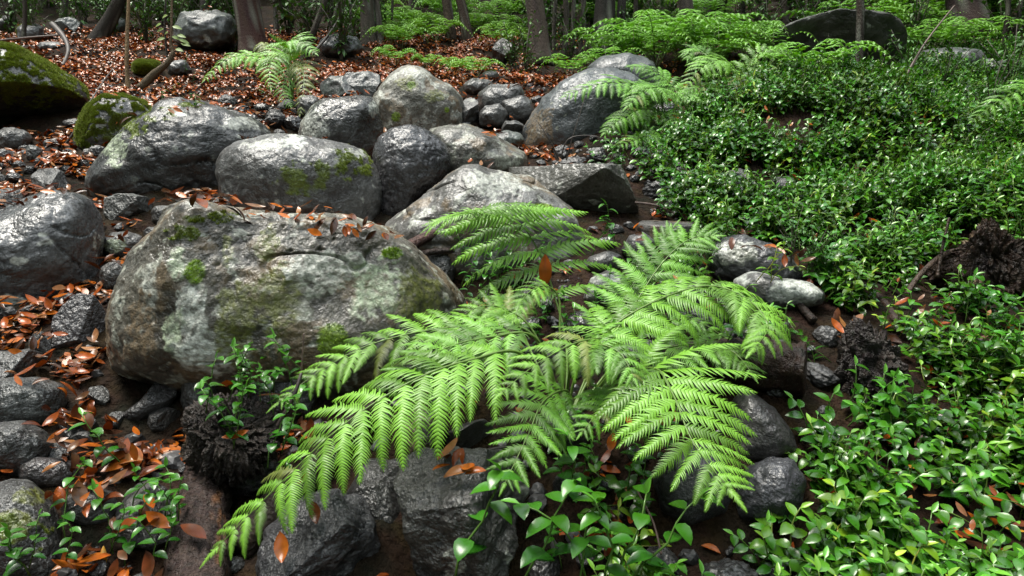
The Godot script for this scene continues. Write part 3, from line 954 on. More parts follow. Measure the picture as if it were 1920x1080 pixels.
# -------------------------------------------------------------------- dead wood
func log_piece(called: String, label: String, category: String, pts: Array, r0: float, r1: float, col: Color, m: Material, amp := 0.006, sides := 18, torn := 0.0) -> MeshInstance3D:
	var n := 26 if r0 < 0.03 else 70
	var line := spline(pts, n)
	var at: Vector3 = line[0]
	for k in line.size():
		line[k] -= at
	var rad := taper(n, r0, r1)
	rad[0] *= 0.8
	rad[n] *= 0.75
	var b := Builder.new()
	b.tube(line, rad, sides, col, fine, amp, 30.0)
	for k in b.c.size():
		var ring := int(k / float(sides))
		var side := k % sides
		var fn := fine.get_noise_3d(ring * 0.05, side * 60.0 / sides, r0 * 900.0)
		if r0 > 0.03 and ring <= n:
			var out: Vector3 = (b.v[k] - line[ring]).normalized()
			b.v[k] += out * r0 * (absf(fn) * 0.45 - 0.1)
			if ring < 5:
				b.v[k] += (line[0] - line[5]).normalized() * r0 * 0.8 * maxf(0.0, fine.get_noise_2d(side * 7.0, r0 * 300.0) + 0.2)
		var nn := fine.get_noise_3dv(b.v[k] * 40.0) * 0.8 + fn * 0.9
		b.c[k] = col * clampf(1.0 + nn, 0.3, 2.2)
		if torn > 0.0:
			b.c[k] = b.c[k].lerp(Color(0.20, 0.095, 0.045) * (1.0 + fn), smoothstep(0.1, 0.3, fine.get_noise_3d(ring * 0.03, side * 20.0 / sides, 5.0) + torn - 0.4))
		b.c[k].a = 1.0
	var o := put(called, b.mesh(), m)
	o.position = at
	tag(o, label, category)
	if r0 > 0.008:
		raster(b.v, at, 1)
	return o


func build_wood() -> void:
	var o := {"called": "rotten_stump", "category": "stump", "level": 6, "rough": 0.10, "fiber": 0.026, "pit": 0.4, "grit": 1.0, "mat": "wood", "e": 0.6, "dark": Color(0.012, 0.010, 0.009), "pale": Color(0.050, 0.040, 0.034), "smooth": 1}
	var a := o.duplicate()
	a.merge({"seed": 5.5, "ochre": 0.28, "cuts": [[0.3, 0.55, 0.75, 0.5]]})
	rock("black hollowed rotten stump with a leaf in it, above the broken log", [[350, 810], [362, 772], [395, 752], [440, 746], [500, 752], [530, 780], [520, 830], [498, 858], [470, 890], [430, 902], [388, 888], [355, 850]], 1.49, 0.09, a)
	var c := o.duplicate()
	c.merge({"seed": 8.5, "called": "rotten_root", "rest": 768}, true)
	c.category = "root"
	c.level = 5
	rock("knotted rotten root crown surrounded by ground cover", [[1572, 700], [1578, 650], [1600, 605], [1640, 620], [1668, 650], [1690, 700], [1685, 745], [1640, 765], [1590, 745]], 1.75, 0.08, c)
	var d := o.duplicate()
	d.merge({"seed": 12.5, "ochre": 0.42, "cuts": [[0.35, 0.1, 0.9, 0.55]]}, true)
	d.dark = Color(0.010, 0.007, 0.005)
	d.pale = Color(0.045, 0.026, 0.017)
	rock("jagged dark brown stump with a torn reddish edge in the ground cover", [[1735, 520], [1760, 488], [1800, 470], [1828, 446], [1846, 420], [1872, 430], [1900, 452], [1960, 480], [1980, 530], [1900, 548], [1800, 545]], 2.1, 0.16, d)
	var brown := Color(0.050, 0.034, 0.026)
	log_piece("broken_log", "broken log with torn pale end standing up to the rotten stump", "log", [P(396, 868, 1.56), P(386, 930, 1.46), P(376, 1010, 1.34), P(366, 1150, 1.18)], 0.050, 0.062, Color(0.045, 0.032, 0.028), M.wood, 0.008, 40, 0.22)
	log_piece("fallen_log", "dark log lying under the long low fern frond", "log", [P(690, 770, 1.72), P(620, 840, 1.60), P(540, 930, 1.48), P(440, 1030, 1.36)], 0.036, 0.044, Color(0.030, 0.021, 0.016), M.rot, 0.008)
	log_piece("branch_stub", "snapped reddish branch end sticking out beside the sloping boulder", "branch", [P(752, 470, 2.28), P(795, 447, 2.34), P(846, 423, 2.40)], 0.022, 0.020, Color(0.065, 0.036, 0.030), M.rot, 0.005)
	log_piece("branch_stub", "shorter snapped branch below the reddish branch end", "branch", [P(780, 478, 2.30), P(815, 472, 2.34), P(852, 468, 2.36)], 0.013, 0.012, Color(0.04, 0.028, 0.024), M.rot, 0.003)
	log_piece("fallen_log", "thick black rotten log with a rounded end behind the bright frond", "log", [P(1200, 684, 1.88), P(1300, 680, 1.78), P(1400, 682, 1.70), P(1512, 692, 1.63)], 0.062, 0.068, Color(0.026, 0.016, 0.012), M.rot, 0.012, 26)
	log_piece("fallen_branch", "brown fallen branch lying through the ground cover", "branch", [P(1528, 476, 2.32), P(1590, 520, 2.2), P(1650, 560, 2.06), P(1682, 604, 1.94)], 0.010, 0.014, brown, M.rot, 0.003, 12)
	log_piece("fallen_branch", "short dark branch end beside the pale rock", "branch", [P(1482, 556, 2.05), P(1502, 575, 2.0), P(1526, 602, 1.94)], 0.012, 0.014, Color(0.03, 0.022, 0.018), M.rot, 0.003, 12)
	log_piece("fallen_branch", "bent branch leaning on the jagged stump", "branch", [P(1700, 552, 1.98), P(1725, 515, 2.02), P(1768, 478, 2.08), P(1800, 470, 2.1)], 0.008, 0.010, brown, M.rot, 0.002, 10)
	log_piece("dead_stick", "thin dead stick standing beside the jagged stump", "stick", [P(1757, 520, 2.04), P(1768, 460, 2.05), P(1780, 408, 2.05)], 0.006, 0.004, brown, M.rot, 0.001, 8)
	log_piece("dead_stick", "long straight stick lying among the leaves near the jagged stump", "stick", [P(1590, 505, 2.2), P(1650, 512, 2.18), P(1700, 515, 2.16)], 0.004, 0.003, Color(0.08, 0.04, 0.03), M.rot, 0.0, 6)


# -------------------------------------------------------------------- trees
var clump: ArrayMesh
var shrubs := []


func make_clumps() -> void:
	var r := RandomNumberGenerator.new()
	r.seed = 17
	var b := Builder.new()
	for k in 46:
		var d := Vector3(r.randfn(), r.randfn() * 0.5, r.randfn()).normalized()
		var p := d * r.randf_range(0.05, 0.42)
		var w := Vector3(r.randf_range(-1, 1), r.randf_range(-0.6, 0.4), r.randf_range(-1, 1)).normalized()
		var g := r.randf_range(0.7, 1.35)
		b.leaf(p, w, Vector3.UP, r.randf_range(0.08, 0.13), r.randf_range(0.035, 0.05), Color(0.035 * g, 0.085 * g, 0.014 * g), 0.5, 0.2, 2)
	clump = b.mesh()
	for v in 4:
		var st := Builder.new()
		var lf := Builder.new()
		for k in 7 + v * 2:
			var w := TAU * r.randf()
			var tip := Vector3(cos(w), 0, sin(w)) * r.randf_range(0.15, 0.45) + Vector3.UP * r.randf_range(0.35, 0.95)
			var line := spline([Vector3(0, -0.05, 0), tip * Vector3(0.3, 0.55, 0.3), tip], 8)
			st.tube(line, taper(8, 0.009, 0.003), 5, Color(0.05, 0.04, 0.025))
			for q in 20:
				var t := r.randf_range(2.0, 8.0)
				var p: Vector3 = line[int(t)]
				var d := Vector3(r.randf_range(-1, 1), r.randf_range(-0.3, 0.6), r.randf_range(-1, 1)).normalized()
				var g := r.randf_range(0.7, 1.4)
				lf.leaf(p + d * r.randf() * 0.08, d, Vector3.UP, r.randf_range(0.06, 0.11), r.randf_range(0.028, 0.045), Color(0.04 * g, 0.105 * g, 0.016 * g), 0.5, 0.2, 3)
		shrubs.append([st.mesh(), lf.mesh()])


func stem(b: Builder, x0: float, y0: float, x1: float, width: float, d: float, height: float, col: Color, flare := 1.5) -> Array:
	var foot := P(x0, y0 + 6.0, d)
	foot.y = ground(foot.x, foot.z) - 0.06
	var high := P(x1, 0.0, d)
	var dir := (high - foot).normalized()
	dir = (dir + Vector3.UP * 0.02).normalized()
	var n := 22
	var pts := []
	var rad := []
	var r0 := width * 0.5 * d / FPX
	for k in n + 1:
		var t := pow(float(k) / n, 1.5)
		var p := foot + dir * height * t
		p += Vector3(broad.get_noise_1d(t * 3.0 + x0), 0, broad.get_noise_1d(t * 3.0 + 50.0 + x0)) * (0.10 * minf(1.0, t * height))
		pts.append(p)
		rad.append(r0 * (1.0 - 0.6 * t) * (1.0 + (flare - 1.0) * exp(-t * height / 0.14)))
	b.tube(pts, rad, 16 if width > 12.0 else 8, col, fine, r0 * 0.14, 3.0 / maxf(r0, 0.02) * 0.25)
	for k in b.c.size():
		var q := b.v[k] * Vector3(14, 5, 14)
		var s := smoothstep(0.22, 0.34, fine.get_noise_3dv(q))
		b.c[k] = (col * clampf(1.0 + fine.get_noise_3dv(q * 2.0) * 0.9, 0.4, 1.8)).lerp(Color(0.20, 0.21, 0.17), s * 0.5 if width > 12.0 else s * 0.3)
		b.c[k].a = 1.0
	return pts


func tree(called: String, label: String, stems: Array, d: float, height: float, col: Color, crown_r: float, clumps: int, group := "") -> void:
	var foot := P(stems[0][0], stems[0][1], d)
	foot.y = ground(foot.x, foot.z)
	var root := base(called, foot)
	tag(root, label, "tree", group)
	var r := RandomNumberGenerator.new()
	r.seed = int(stems[0][0] * 3.0) + 1
	var spots := []
	var cols := []
	for s in stems:
		var b := Builder.new()
		var pts := stem(b, s[0], s[1], s[2], s[3], d, height, col)
		for k in b.v.size():
			b.v[k] -= foot
		put("trunk", b.mesh(), M.bark, root)
		var last: Vector3 = pts[pts.size() - 1] - foot
		for q in 5:
			var t := r.randf_range(0.6, 0.95)
			var from: Vector3 = pts[int(t * 22.0)] - foot
			var w := TAU * r.randf()
			var to := from + Vector3(cos(w), 0.5, sin(w)) * crown_r * r.randf_range(0.6, 1.0)
			var lb := Builder.new()
			lb.tube(spline([from, from.lerp(to, 0.5) + Vector3.UP * 0.1, to], 6), taper(6, 0.04, 0.01), 6, col)
			put("limb", lb.mesh(), M.bark, root)
			for z in int(clumps * 0.3 / 5.0 / stems.size()):
				var p := from.lerp(to, r.randf_range(0.35, 1.15)) + Vector3(r.randfn(), r.randfn() * 0.6, r.randfn()) * crown_r * 0.28
				var sc := r.randf_range(0.8, 1.5)
				spots.append(Transform3D(Basis.from_euler(Vector3(r.randf_range(-0.5, 0.5), TAU * r.randf(), r.randf_range(-0.5, 0.5))).scaled(Vector3.ONE * sc), p))
				var g := r.randf_range(0.7, 1.3)
				cols.append(Color(g, g, g))
	if spots.size() > 0:
		var cr_ := scatter("crown", clump, M.dull, spots, cols, root)
		cr_.set_meta("kind", "stuff")


func shrub(label: String, at: Vector3, size: float, v: int, g: float, group: String) -> void:
	var o := base("shrub", at)
	o.rotation.y = rng.randf() * TAU
	o.scale = Vector3(size, size * rng.randf_range(0.85, 1.2), size)
	tag(o, label, "shrub", group)
	put("stem", shrubs[v][0], M.twig, o)
	var f := put("foliage", shrubs[v][1], M.dull if g < 1.0 else M.leaf, o)
	f.set_meta("kind", "stuff")


func build_trees() -> void:
	make_clumps()
	tree("forest_tree", "pale barked tree trunk beside a rock ledge, with a thin companion stem", [[692, 112, 686, 26], [714, 106, 706, 12]], 6.7, 7.5, Color(0.051, 0.043, 0.033), 1.5, 60)
	tree("forest_tree", "forked tree with two mossy stems rising from one base", [[848, 108, 834, 18], [880, 108, 862, 18]], 6.9, 8.0, Color(0.045, 0.031, 0.022), 1.5, 60)
	tree("forest_tree", "straight trunk with whitish lichen blotches above a leafy shrub", [[1014, 148, 1003, 36]], 5.7, 8.5, Color(0.057, 0.042, 0.033), 1.6, 70)
	tree("forest_tree", "thick black trunk with a thinner dark stem beside it", [[1130, 122, 1132, 40], [1162, 116, 1166, 17]], 6.3, 8.5, Color(0.020, 0.017, 0.014), 1.6, 70)
	tree("forest_tree", "bare brown trunk rising out of the dark fern thicket", [[1288, 96, 1287, 26]], 7.0, 8.0, Color(0.051, 0.042, 0.033), 1.5, 60)
	tree("forest_tree", "pair of thin trunks behind the dark fern thicket", [[1326, 70, 1328, 17], [1346, 66, 1352, 16]], 7.8, 8.0, Color(0.039, 0.033, 0.029), 1.5, 50)
	tree("forest_tree", "slim dark trunk crossing the huge overhanging boulder", [[1622, 118, 1604, 14]], 5.0, 6.0, Color(0.035, 0.026, 0.020), 1.2, 30)
	tree("forest_tree", "broad brown trunk base behind saplings on the upper bank", [[1815, 80, 1812, 62]], 7.2, 8.5, Color(0.036, 0.025, 0.022), 1.8, 70)
	tree("forest_tree", "reddish fibrous trunk base on the leafy slope", [[478, 98, 462, 46]], 6.3, 8.0, Color(0.036, 0.017, 0.012), 1.6, 60)
	tree("forest_tree", "thick root-like leaning trunk at the head of the leafy slope", [[176, 58, 226, 24]], 7.2, 7.0, Color(0.030, 0.025, 0.020), 1.5, 50)
	tree("forest_tree", "brown trunk on the leafy slope behind the large grey rock", [[388, 30, 392, 30]], 8.0, 8.0, Color(0.024, 0.020, 0.017), 1.5, 50)
	tree("sapling", "slender straight sapling with a bright pale stem on the leafy slope", [[239, 156, 241, 7]], 4.9, 3.8, Color(0.16, 0.105, 0.055), 0.6, 15)
	# the bent sapling
	var foot := P(270, 158, 4.9)
	foot.y = ground(foot.x, foot.z)
	var s := base("sapling", foot)
	tag(s, "bent sapling rising from a crooked elbow with yellowish leaves", "tree")
	var b := Builder.new()
	b.tube(spline([P(262, 166, 4.9) - foot, P(290, 138, 4.9) - foot, P(316, 116, 4.9) - foot, P(325, 96, 4.9) - foot], 12), taper(12, 0.034, 0.016), 10, Color(0.10, 0.075, 0.05), fine, 0.008, 20.0)
	put("elbow", b.mesh(), M.bark, s)
	b = Builder.new()
	b.tube(spline([P(326, 106, 4.9) - foot, P(320, 80, 4.9) - foot, P(322, 30, 4.9) - foot, P(323, -300, 4.9) - foot], 14), taper(14, 0.014, 0.006), 8, Color(0.11, 0.075, 0.045))
	put("trunk", b.mesh(), M.bark, s)
	for q in [[300, 55], [296, 46], [308, 30], [330, 50], [302, 72], [338, 66], [346, 82], [334, 92], [300, 84], [344, 76], [330, 70], [310, 62]]:
		b = Builder.new()
		var p := P(q[0], q[1], 4.88) - foot
		var dir := Vector3(signf(q[0] - 320.0), -0.1, rng.randf_range(-0.5, 0.5)).normalized()
		b.leaf(p - dir * 0.03, dir, Vector3(0.2, 0.6, 0.8), 0.075, 0.035, Color(0.13, 0.19, 0.03), 0.5)
		put("leaf", b.mesh(), M.dull, s)
	# thin stems
	var thin := [[40, 64, 44, 6, 6.5], [116, 44, 118, 9, 7.6], [308, 60, 310, 3, 5.8], [560, 70, 612, 9, 5.9], [600, 60, 640, 5, 6.0], [636, 90, 634, 5, 6.2], [660, 90, 664, 4, 6.4], [735, 92, 738, 4, 7.0], [1040, 118, 1036, 6, 6.0], [1056, 122, 1064, 9, 6.0], [1074, 118, 1070, 7, 6.2], [1088, 112, 1094, 6, 6.3], [1100, 110, 1098, 5, 6.4], [1186, 104, 1190, 7, 6.6], [1210, 80, 1216, 5, 7.2], [1244, 70, 1240, 5, 7.5], [1392, 60, 1396, 6, 7.8], [1430, 50, 1436, 6, 8.0], [1476, 40, 1470, 9, 8.2], [1520, 40, 1526, 8, 8.4], [1740, 70, 1734, 10, 7.6], [1880, 90, 1888, 7, 6.0], [1902, 80, 1914, 6, 6.4], [520, 60, 514, 6, 7.6], [544, 60, 548, 5, 7.8], [770, 40, 772, 8, 9.0], [930, 60, 934, 7, 8.2], [960, 60, 966, 5, 8.4]]
	for t in thin:
		tree("thin_stem", "thin bare understory stem in the forest behind the boulders", [[t[0], t[1], t[2], t[3] * 1.3]], t[4], 4.5, Color(0.034, 0.027, 0.020), 0.7, 10, "thin understory stems")
	# trees round the gap, outside the picture, whose crowns close the sky towards the sides and behind
	for k in 18:
		var w := TAU * (k + 0.5) / 18.0
		var p := Vector3(sin(w) * 7.4, 0, -2.6 - cos(w) * 7.4)
		if (absf(p.x) < 6.2 and p.z < -4.0) or (absf(p.x) < 1.6 and p.z > 0.0) or (p.x < -4.0 and p.z < -1.0):
			continue
		surround_tree(p, k)
	for k in 22:
		var w := TAU * (k + 0.2) / 22.0
		surround_tree(Vector3(sin(w) * (13.0 + 2.0 * (k % 2)), 0, -2.6 - cos(w) * (14.0 + 2.0 * (k % 2))), 40 + k)
	for k in 40:
		var w := TAU * k / 40.0
		var p := Vector3(sin(w) * rng.randf_range(6.5, 9.0), 0, -2.0 - cos(w) * rng.randf_range(5.0, 9.0))
		if p.z < -3.0 and absf(p.x) < 0.9 * absf(p.z) + 0.6:
			continue
		p.y = ground(p.x, p.z)
		shrub("leafy shrub at the rim of the clearing out of the picture", p, rng.randf_range(1.4, 2.2), rng.randi() % 4, 0.8, "shrubs around the clearing")
	# leafy shrubs: named spots in the picture, then the thicket behind
	for k in [[985, 150, 5.4, 0.55, 1.1], [960, 140, 5.7, 0.45, 0.9], [1070, 140, 5.8, 0.5, 1.0], [1010, 100, 6.4, 0.8, 0.8], [640, 100, 5.9, 0.8, 0.7], [585, 80, 6.6, 1.0, 0.8], [540, 60, 7.2, 1.1, 0.8], [700, 96, 6.9, 0.9, 0.8], [1060, 60, 7.4, 1.2, 0.8], [1110, 60, 7.6, 1.2, 0.8], [1180, 60, 7.6, 1.2, 0.9], [1700, 150, 4.6, 0.45, 0.9], [1640, 170, 4.2, 0.35, 1.0], [1770, 150, 4.4, 0.5, 1.0], [1860, 170, 4.0, 0.5, 1.0], [1900, 130, 4.5, 0.7, 0.9], [1560, 160, 4.5, 0.4, 1.0], [1600, 60, 7.0, 0.9, 0.8], [1720, 60, 6.6, 0.9, 0.8], [1880, 60, 6.5, 1.0, 0.8], [60, 50, 7.0, 0.6, 0.9], [150, 30, 7.8, 0.9, 0.8], [20, 40, 7.4, 0.8, 0.8], [280, 30, 8.0, 0.8, 0.7], [430, 20, 8.4, 1.0, 0.7], [620, 40, 7.8, 1.0, 0.9]]:
		var p := P(k[0], k[1], k[2])
		p.y = ground(p.x, p.z)
		shrub("small leaved evergreen shrub near the %s" % landmark(p), p, k[3], rng.randi() % 4, k[4], "undergrowth shrubs")
	for k in 70:
		var s2 := rng.randf_range(6.6, 9.5)
		var x2 := rng.randf_range(-0.85, 0.85) * s2
		var q2 := to_px(Vector3(x2, ground(x2, -s2), -s2))
		if q2.x > 690.0 and q2.x < 1000.0:
			continue
		var at := Vector3(x2, ground(x2, -s2), -s2)
		shrub("low evergreen seedling thicket on the slope near the %s" % landmark(at), at, rng.randf_range(0.35, 0.8), rng.randi() % 4, rng.randf_range(0.7, 1.2), "undergrowth shrubs")
	for k in 22:
		var at := hit(rng.randf_range(1200, 1900), rng.randf_range(200, 520))
		shrub("small pale seedling rising out of the ground cover near the %s" % landmark(at), at, rng.randf_range(0.12, 0.24), rng.randi() % 4, 1.1, "seedlings in the ground cover")
	var n := 0
	while n < 210:
		var s_ := rng.randf_range(8.0, 21.0)
		var x := rng.randf_range(-1.0, 1.0) * (s_ * 0.86 + 0.8)
		var q := to_px(Vector3(x, ground(x, -s_), -s_))
		if q.x > 720.0 and q.x < 960.0 and s_ < 10.5:
			continue
		n += 1
		shrub("small leaved evergreen shrub in the undergrowth near the %s" % landmark(Vector3(x, ground(x, -s_), -s_)), Vector3(x, ground(x, -s_), -s_), rng.randf_range(0.8, 1.5) * (1.0 + (s_ - 8.0) * 0.11), rng.randi() % 4, rng.randf_range(0.5, 1.2), "undergrowth shrubs")


func surround_tree(p: Vector3, k: int) -> void:
	var r := RandomNumberGenerator.new()
	r.seed = 900 + k
	p.y = ground(p.x, p.z)
	var root := base("surrounding_tree", p)
	tag(root, "leafy tree standing around the clearing out of the picture", "tree", "trees around the clearing")
	var b := Builder.new()
	var lean := Vector3(r.randf_range(-0.6, 0.6), 9.0, r.randf_range(-0.6, 0.6))
	b.tube(spline([Vector3(0, -0.1, 0), lean * 0.5, lean], 10), taper(10, 0.16, 0.05), 10, Color(0.05, 0.04, 0.03), fine, 0.02, 4.0)
	put("trunk", b.mesh(), M.bark, root)
	var spots := []
	var cols := []
	for z in 160:
		var q := lean * r.randf_range(0.12 if k >= 40 else 0.3, 1.0) + Vector3(r.randfn(), r.randfn() * 0.4, r.randfn()) * 1.15
		spots.append(Transform3D(Basis.from_euler(Vector3(r.randf_range(-0.5, 0.5), TAU * r.randf(), r.randf_range(-0.5, 0.5))).scaled(Vector3.ONE * r.randf_range(2.0, 3.2)), q))
		var g := r.randf_range(0.7, 1.2)
		cols.append(Color(g, g, g))
	scatter("crown", clump, M.dull, spots, cols, root).set_meta("kind", "stuff")


# -------------------------------------------------------------------- ferns
var pinnae := {}
var shades := {"bright": Color(0.165, 0.340, 0.040), "mid": Color(0.130, 0.300, 0.032), "old": Color(0.17, 0.20, 0.05), "soft": Color(0.150, 0.325, 0.048)}


# one pinna of length 1 along +X; its pinnules stand to +Z and -Z
func pinna_into(b: Builder, t: Transform3D, pairs: int, droop: float, wide: float, col: Color, r: RandomNumberGenerator, detail := true) -> void:
	var n := pairs
	var pts := []
	var tan_ := []
	var p := Vector3.ZERO
	var ang := 0.12
	for k in n + 2:
		pts.append(p)
		var d := Vector3(cos(ang), sin(ang), 0)
		tan_.append(d)
		p += d / (n + 1)
		ang -= droop / n
	var inv := 1.0 / (n + 1)
	for k in n + 1:
		var s := float(k) / n
		var len_ := wide * (0.72 + 0.28 * smoothstep(0.0, 0.15, s)) * pow(maxf(0.0, 1.0 - s), 0.62) + 0.012
		var d: Vector3 = tan_[k]
		var up := Vector3(-d.y, d.x, 0)
		for side in [-1.0, 1.0]:
			var out := (Vector3(0, 0, side) * 0.86 + d * (0.42 + 0.25 * s) - up * r.randf_range(-0.05, 0.40)).normalized()
			var L := len_ * r.randf_range(0.86, 1.1) * (0.45 if r.randf() < 0.03 else 1.0)
			var g := r.randf_range(0.86, 1.14)
			var c := Color(col.r * g, col.g * g, col.b * g)
			var b0: Vector3 = pts[k] - d * inv * 0.46
			var b1: Vector3 = pts[k] + d * inv * 0.46
			var m: Vector3 = pts[k] + out * L * 0.55 + up * inv * 0.10
			var tip: Vector3 = pts[k] + out * L + d * inv * 0.7 - up * L * 0.16
			var h := inv * 0.33
			if detail:
				var a := b.vert(t * b0, c)
				var e := b.vert(t * b1, c)
				var rib := b.vert(t * (pts[k] + up * inv * 0.08), c)
				var ml := b.vert(t * (m - d * h - up * inv * 0.14), c)
				var mr := b.vert(t * (m + d * h - up * inv * 0.14), c)
				var mm := b.vert(t * m, c)
				var tp := b.vert(t * tip, c)
				if side > 0:
					b.tri(a, ml, rib)
					b.tri(rib, ml, mm)
					b.tri(rib, mm, e)
					b.tri(e, mm, mr)
					b.tri(ml, tp, mm)
					b.tri(mm, tp, mr)
				else:
					b.tri(a, rib, ml)
					b.tri(rib, mm, ml)
					b.tri(rib, e, mm)
					b.tri(e, mr, mm)
					b.tri(ml, mm, tp)
					b.tri(mm, mr, tp)
			else:
				var a := b.vert(t * b0, c)
				var e := b.vert(t * b1, c)
				var tp := b.vert(t * tip, c)
				var mr := b.vert(t * (tip - out * L * 0.22 - d * inv * 0.75), c)
				if side > 0:
					b.tri(a, tp, e)
					b.tri(a, mr, tp)
				else:
					b.tri(a, e, tp)
					b.tri(a, tp, mr)


func pinna_mesh(shade: String, v: int, wide: float, pairs: int) -> ArrayMesh:
	var key := "%s_%d_%.2f_%d" % [shade, v, wide, pairs]
	if not pinnae.has(key):
		var r := RandomNumberGenerator.new()
		r.seed = v * 31 + 5
		var b := Builder.new()
		pinna_into(b, Transform3D(), pairs, [0.25, 0.45, 0.7, 0.95, 1.2, 1.5][v % 6], wide, shades[shade], r)
		pinnae[key] = b.mesh()
	return pinnae[key]


# a frond along pts with each pinna a piece of its own; hint: which way its upper face looks
func frond(parent: Node3D, pts: Array, o := {}) -> void:
	var at := parent.position
	var n := 60
	var line := spline(pts, n)
	for k in line.size():
		line[k] -= at
	var shade: String = o.get("shade", "bright")
	var start: float = o.get("start", 0.3)
	var pairs: int = o.get("pairs", 13)
	var L: float = o.get("L", 0.17)
	var droop: int = o.get("droop", 2)
	var hint: Vector3 = o.get("hint", Vector3.UP)
	var lean: float = o.get("lean", 0.45)
	var sag: float = o.get("sag", 0.3)
	var wide: float = o.get("wide", 0.225)
	var r := RandomNumberGenerator.new()
	r.seed = int(pts[0].x * 1000.0) + int(pts[pts.size() - 1].x * 3000.0) + 77
	var thick: float = o.get("thick", 0.0045)
	var b := Builder.new()
	b.tube(line, taper(n, thick, 0.0007), 6, o.get("stalk", Color(0.10, 0.17, 0.035)))
	var root := put("frond", b.mesh(), M.fern, parent)
	for k in pairs + 1:
		var s := float(k) / pairs
		var f := clampf(lerpf(start, 0.985, 1.0 - pow(1.0 - s, 1.25)) + r.randfn() * 0.004, 0.0, 0.985)
		var i := mini(int(f * n), n - 1)
		var p: Vector3 = line[i].lerp(line[i + 1], f * n - i)
		var t: Vector3 = (line[mini(i + 2, n)] - line[maxi(i - 2, 0)]).normalized()
		var side := t.cross(hint).normalized()
		if o.has("side"):
			side = o.side
		var nrm := side.cross(t).normalized()
		var env := (0.78 + 0.22 * smoothstep(0.0, 0.2, s)) * pow(1.0 - s, o.get("fall", 0.72)) + 0.06
		for w in [-1.0, 1.0]:
			if o.has("only") and o.only != w:
				continue
			var len_: float = L * env * r.randf_range(0.9, 1.08)
			var a: float = lean + o.get("close", 0.35) * s + r.randf_range(-0.07, 0.07)
			var x: Vector3 = (side * w * cos(a) + t * sin(a) + nrm * r.randf_range(-0.06, 0.10)).normalized()
			var y: Vector3 = (nrm * (1.0 - sag) + Vector3.UP * sag).rotated(x, r.randfn() * 0.16)
			y = (y - x * x.dot(y)).normalized()
			var q := put("pinna", pinna_mesh("old" if r.randf() < 0.03 else shade, clampi(droop + r.randi_range(-1, 1), 0, 5) + 6 * r.randi_range(0, 2), wide, o.get("teeth", 26)), M.ferns[r.randi() % 4], root)
			q.transform = Transform3D(Basis(x, y, x.cross(y)).scaled_local(Vector3(len_, len_, len_ * r.randf_range(0.9, 1.1))), p)
	# the end of the frond
	var tip: Vector3 = line[n - 1]
	var tx: Vector3 = (line[n] - line[n - 4]).normalized()
	var ty := (hint - tx * tx.dot(hint)).normalized()
	var e := put("pinna", pinna_mesh(shade, 1, wide, o.get("teeth", 26)), M.fern, root)
	e.transform = Transform3D(Basis(tx, ty, tx.cross(ty)).scaled(Vector3.ONE * L * 0.22), tip)


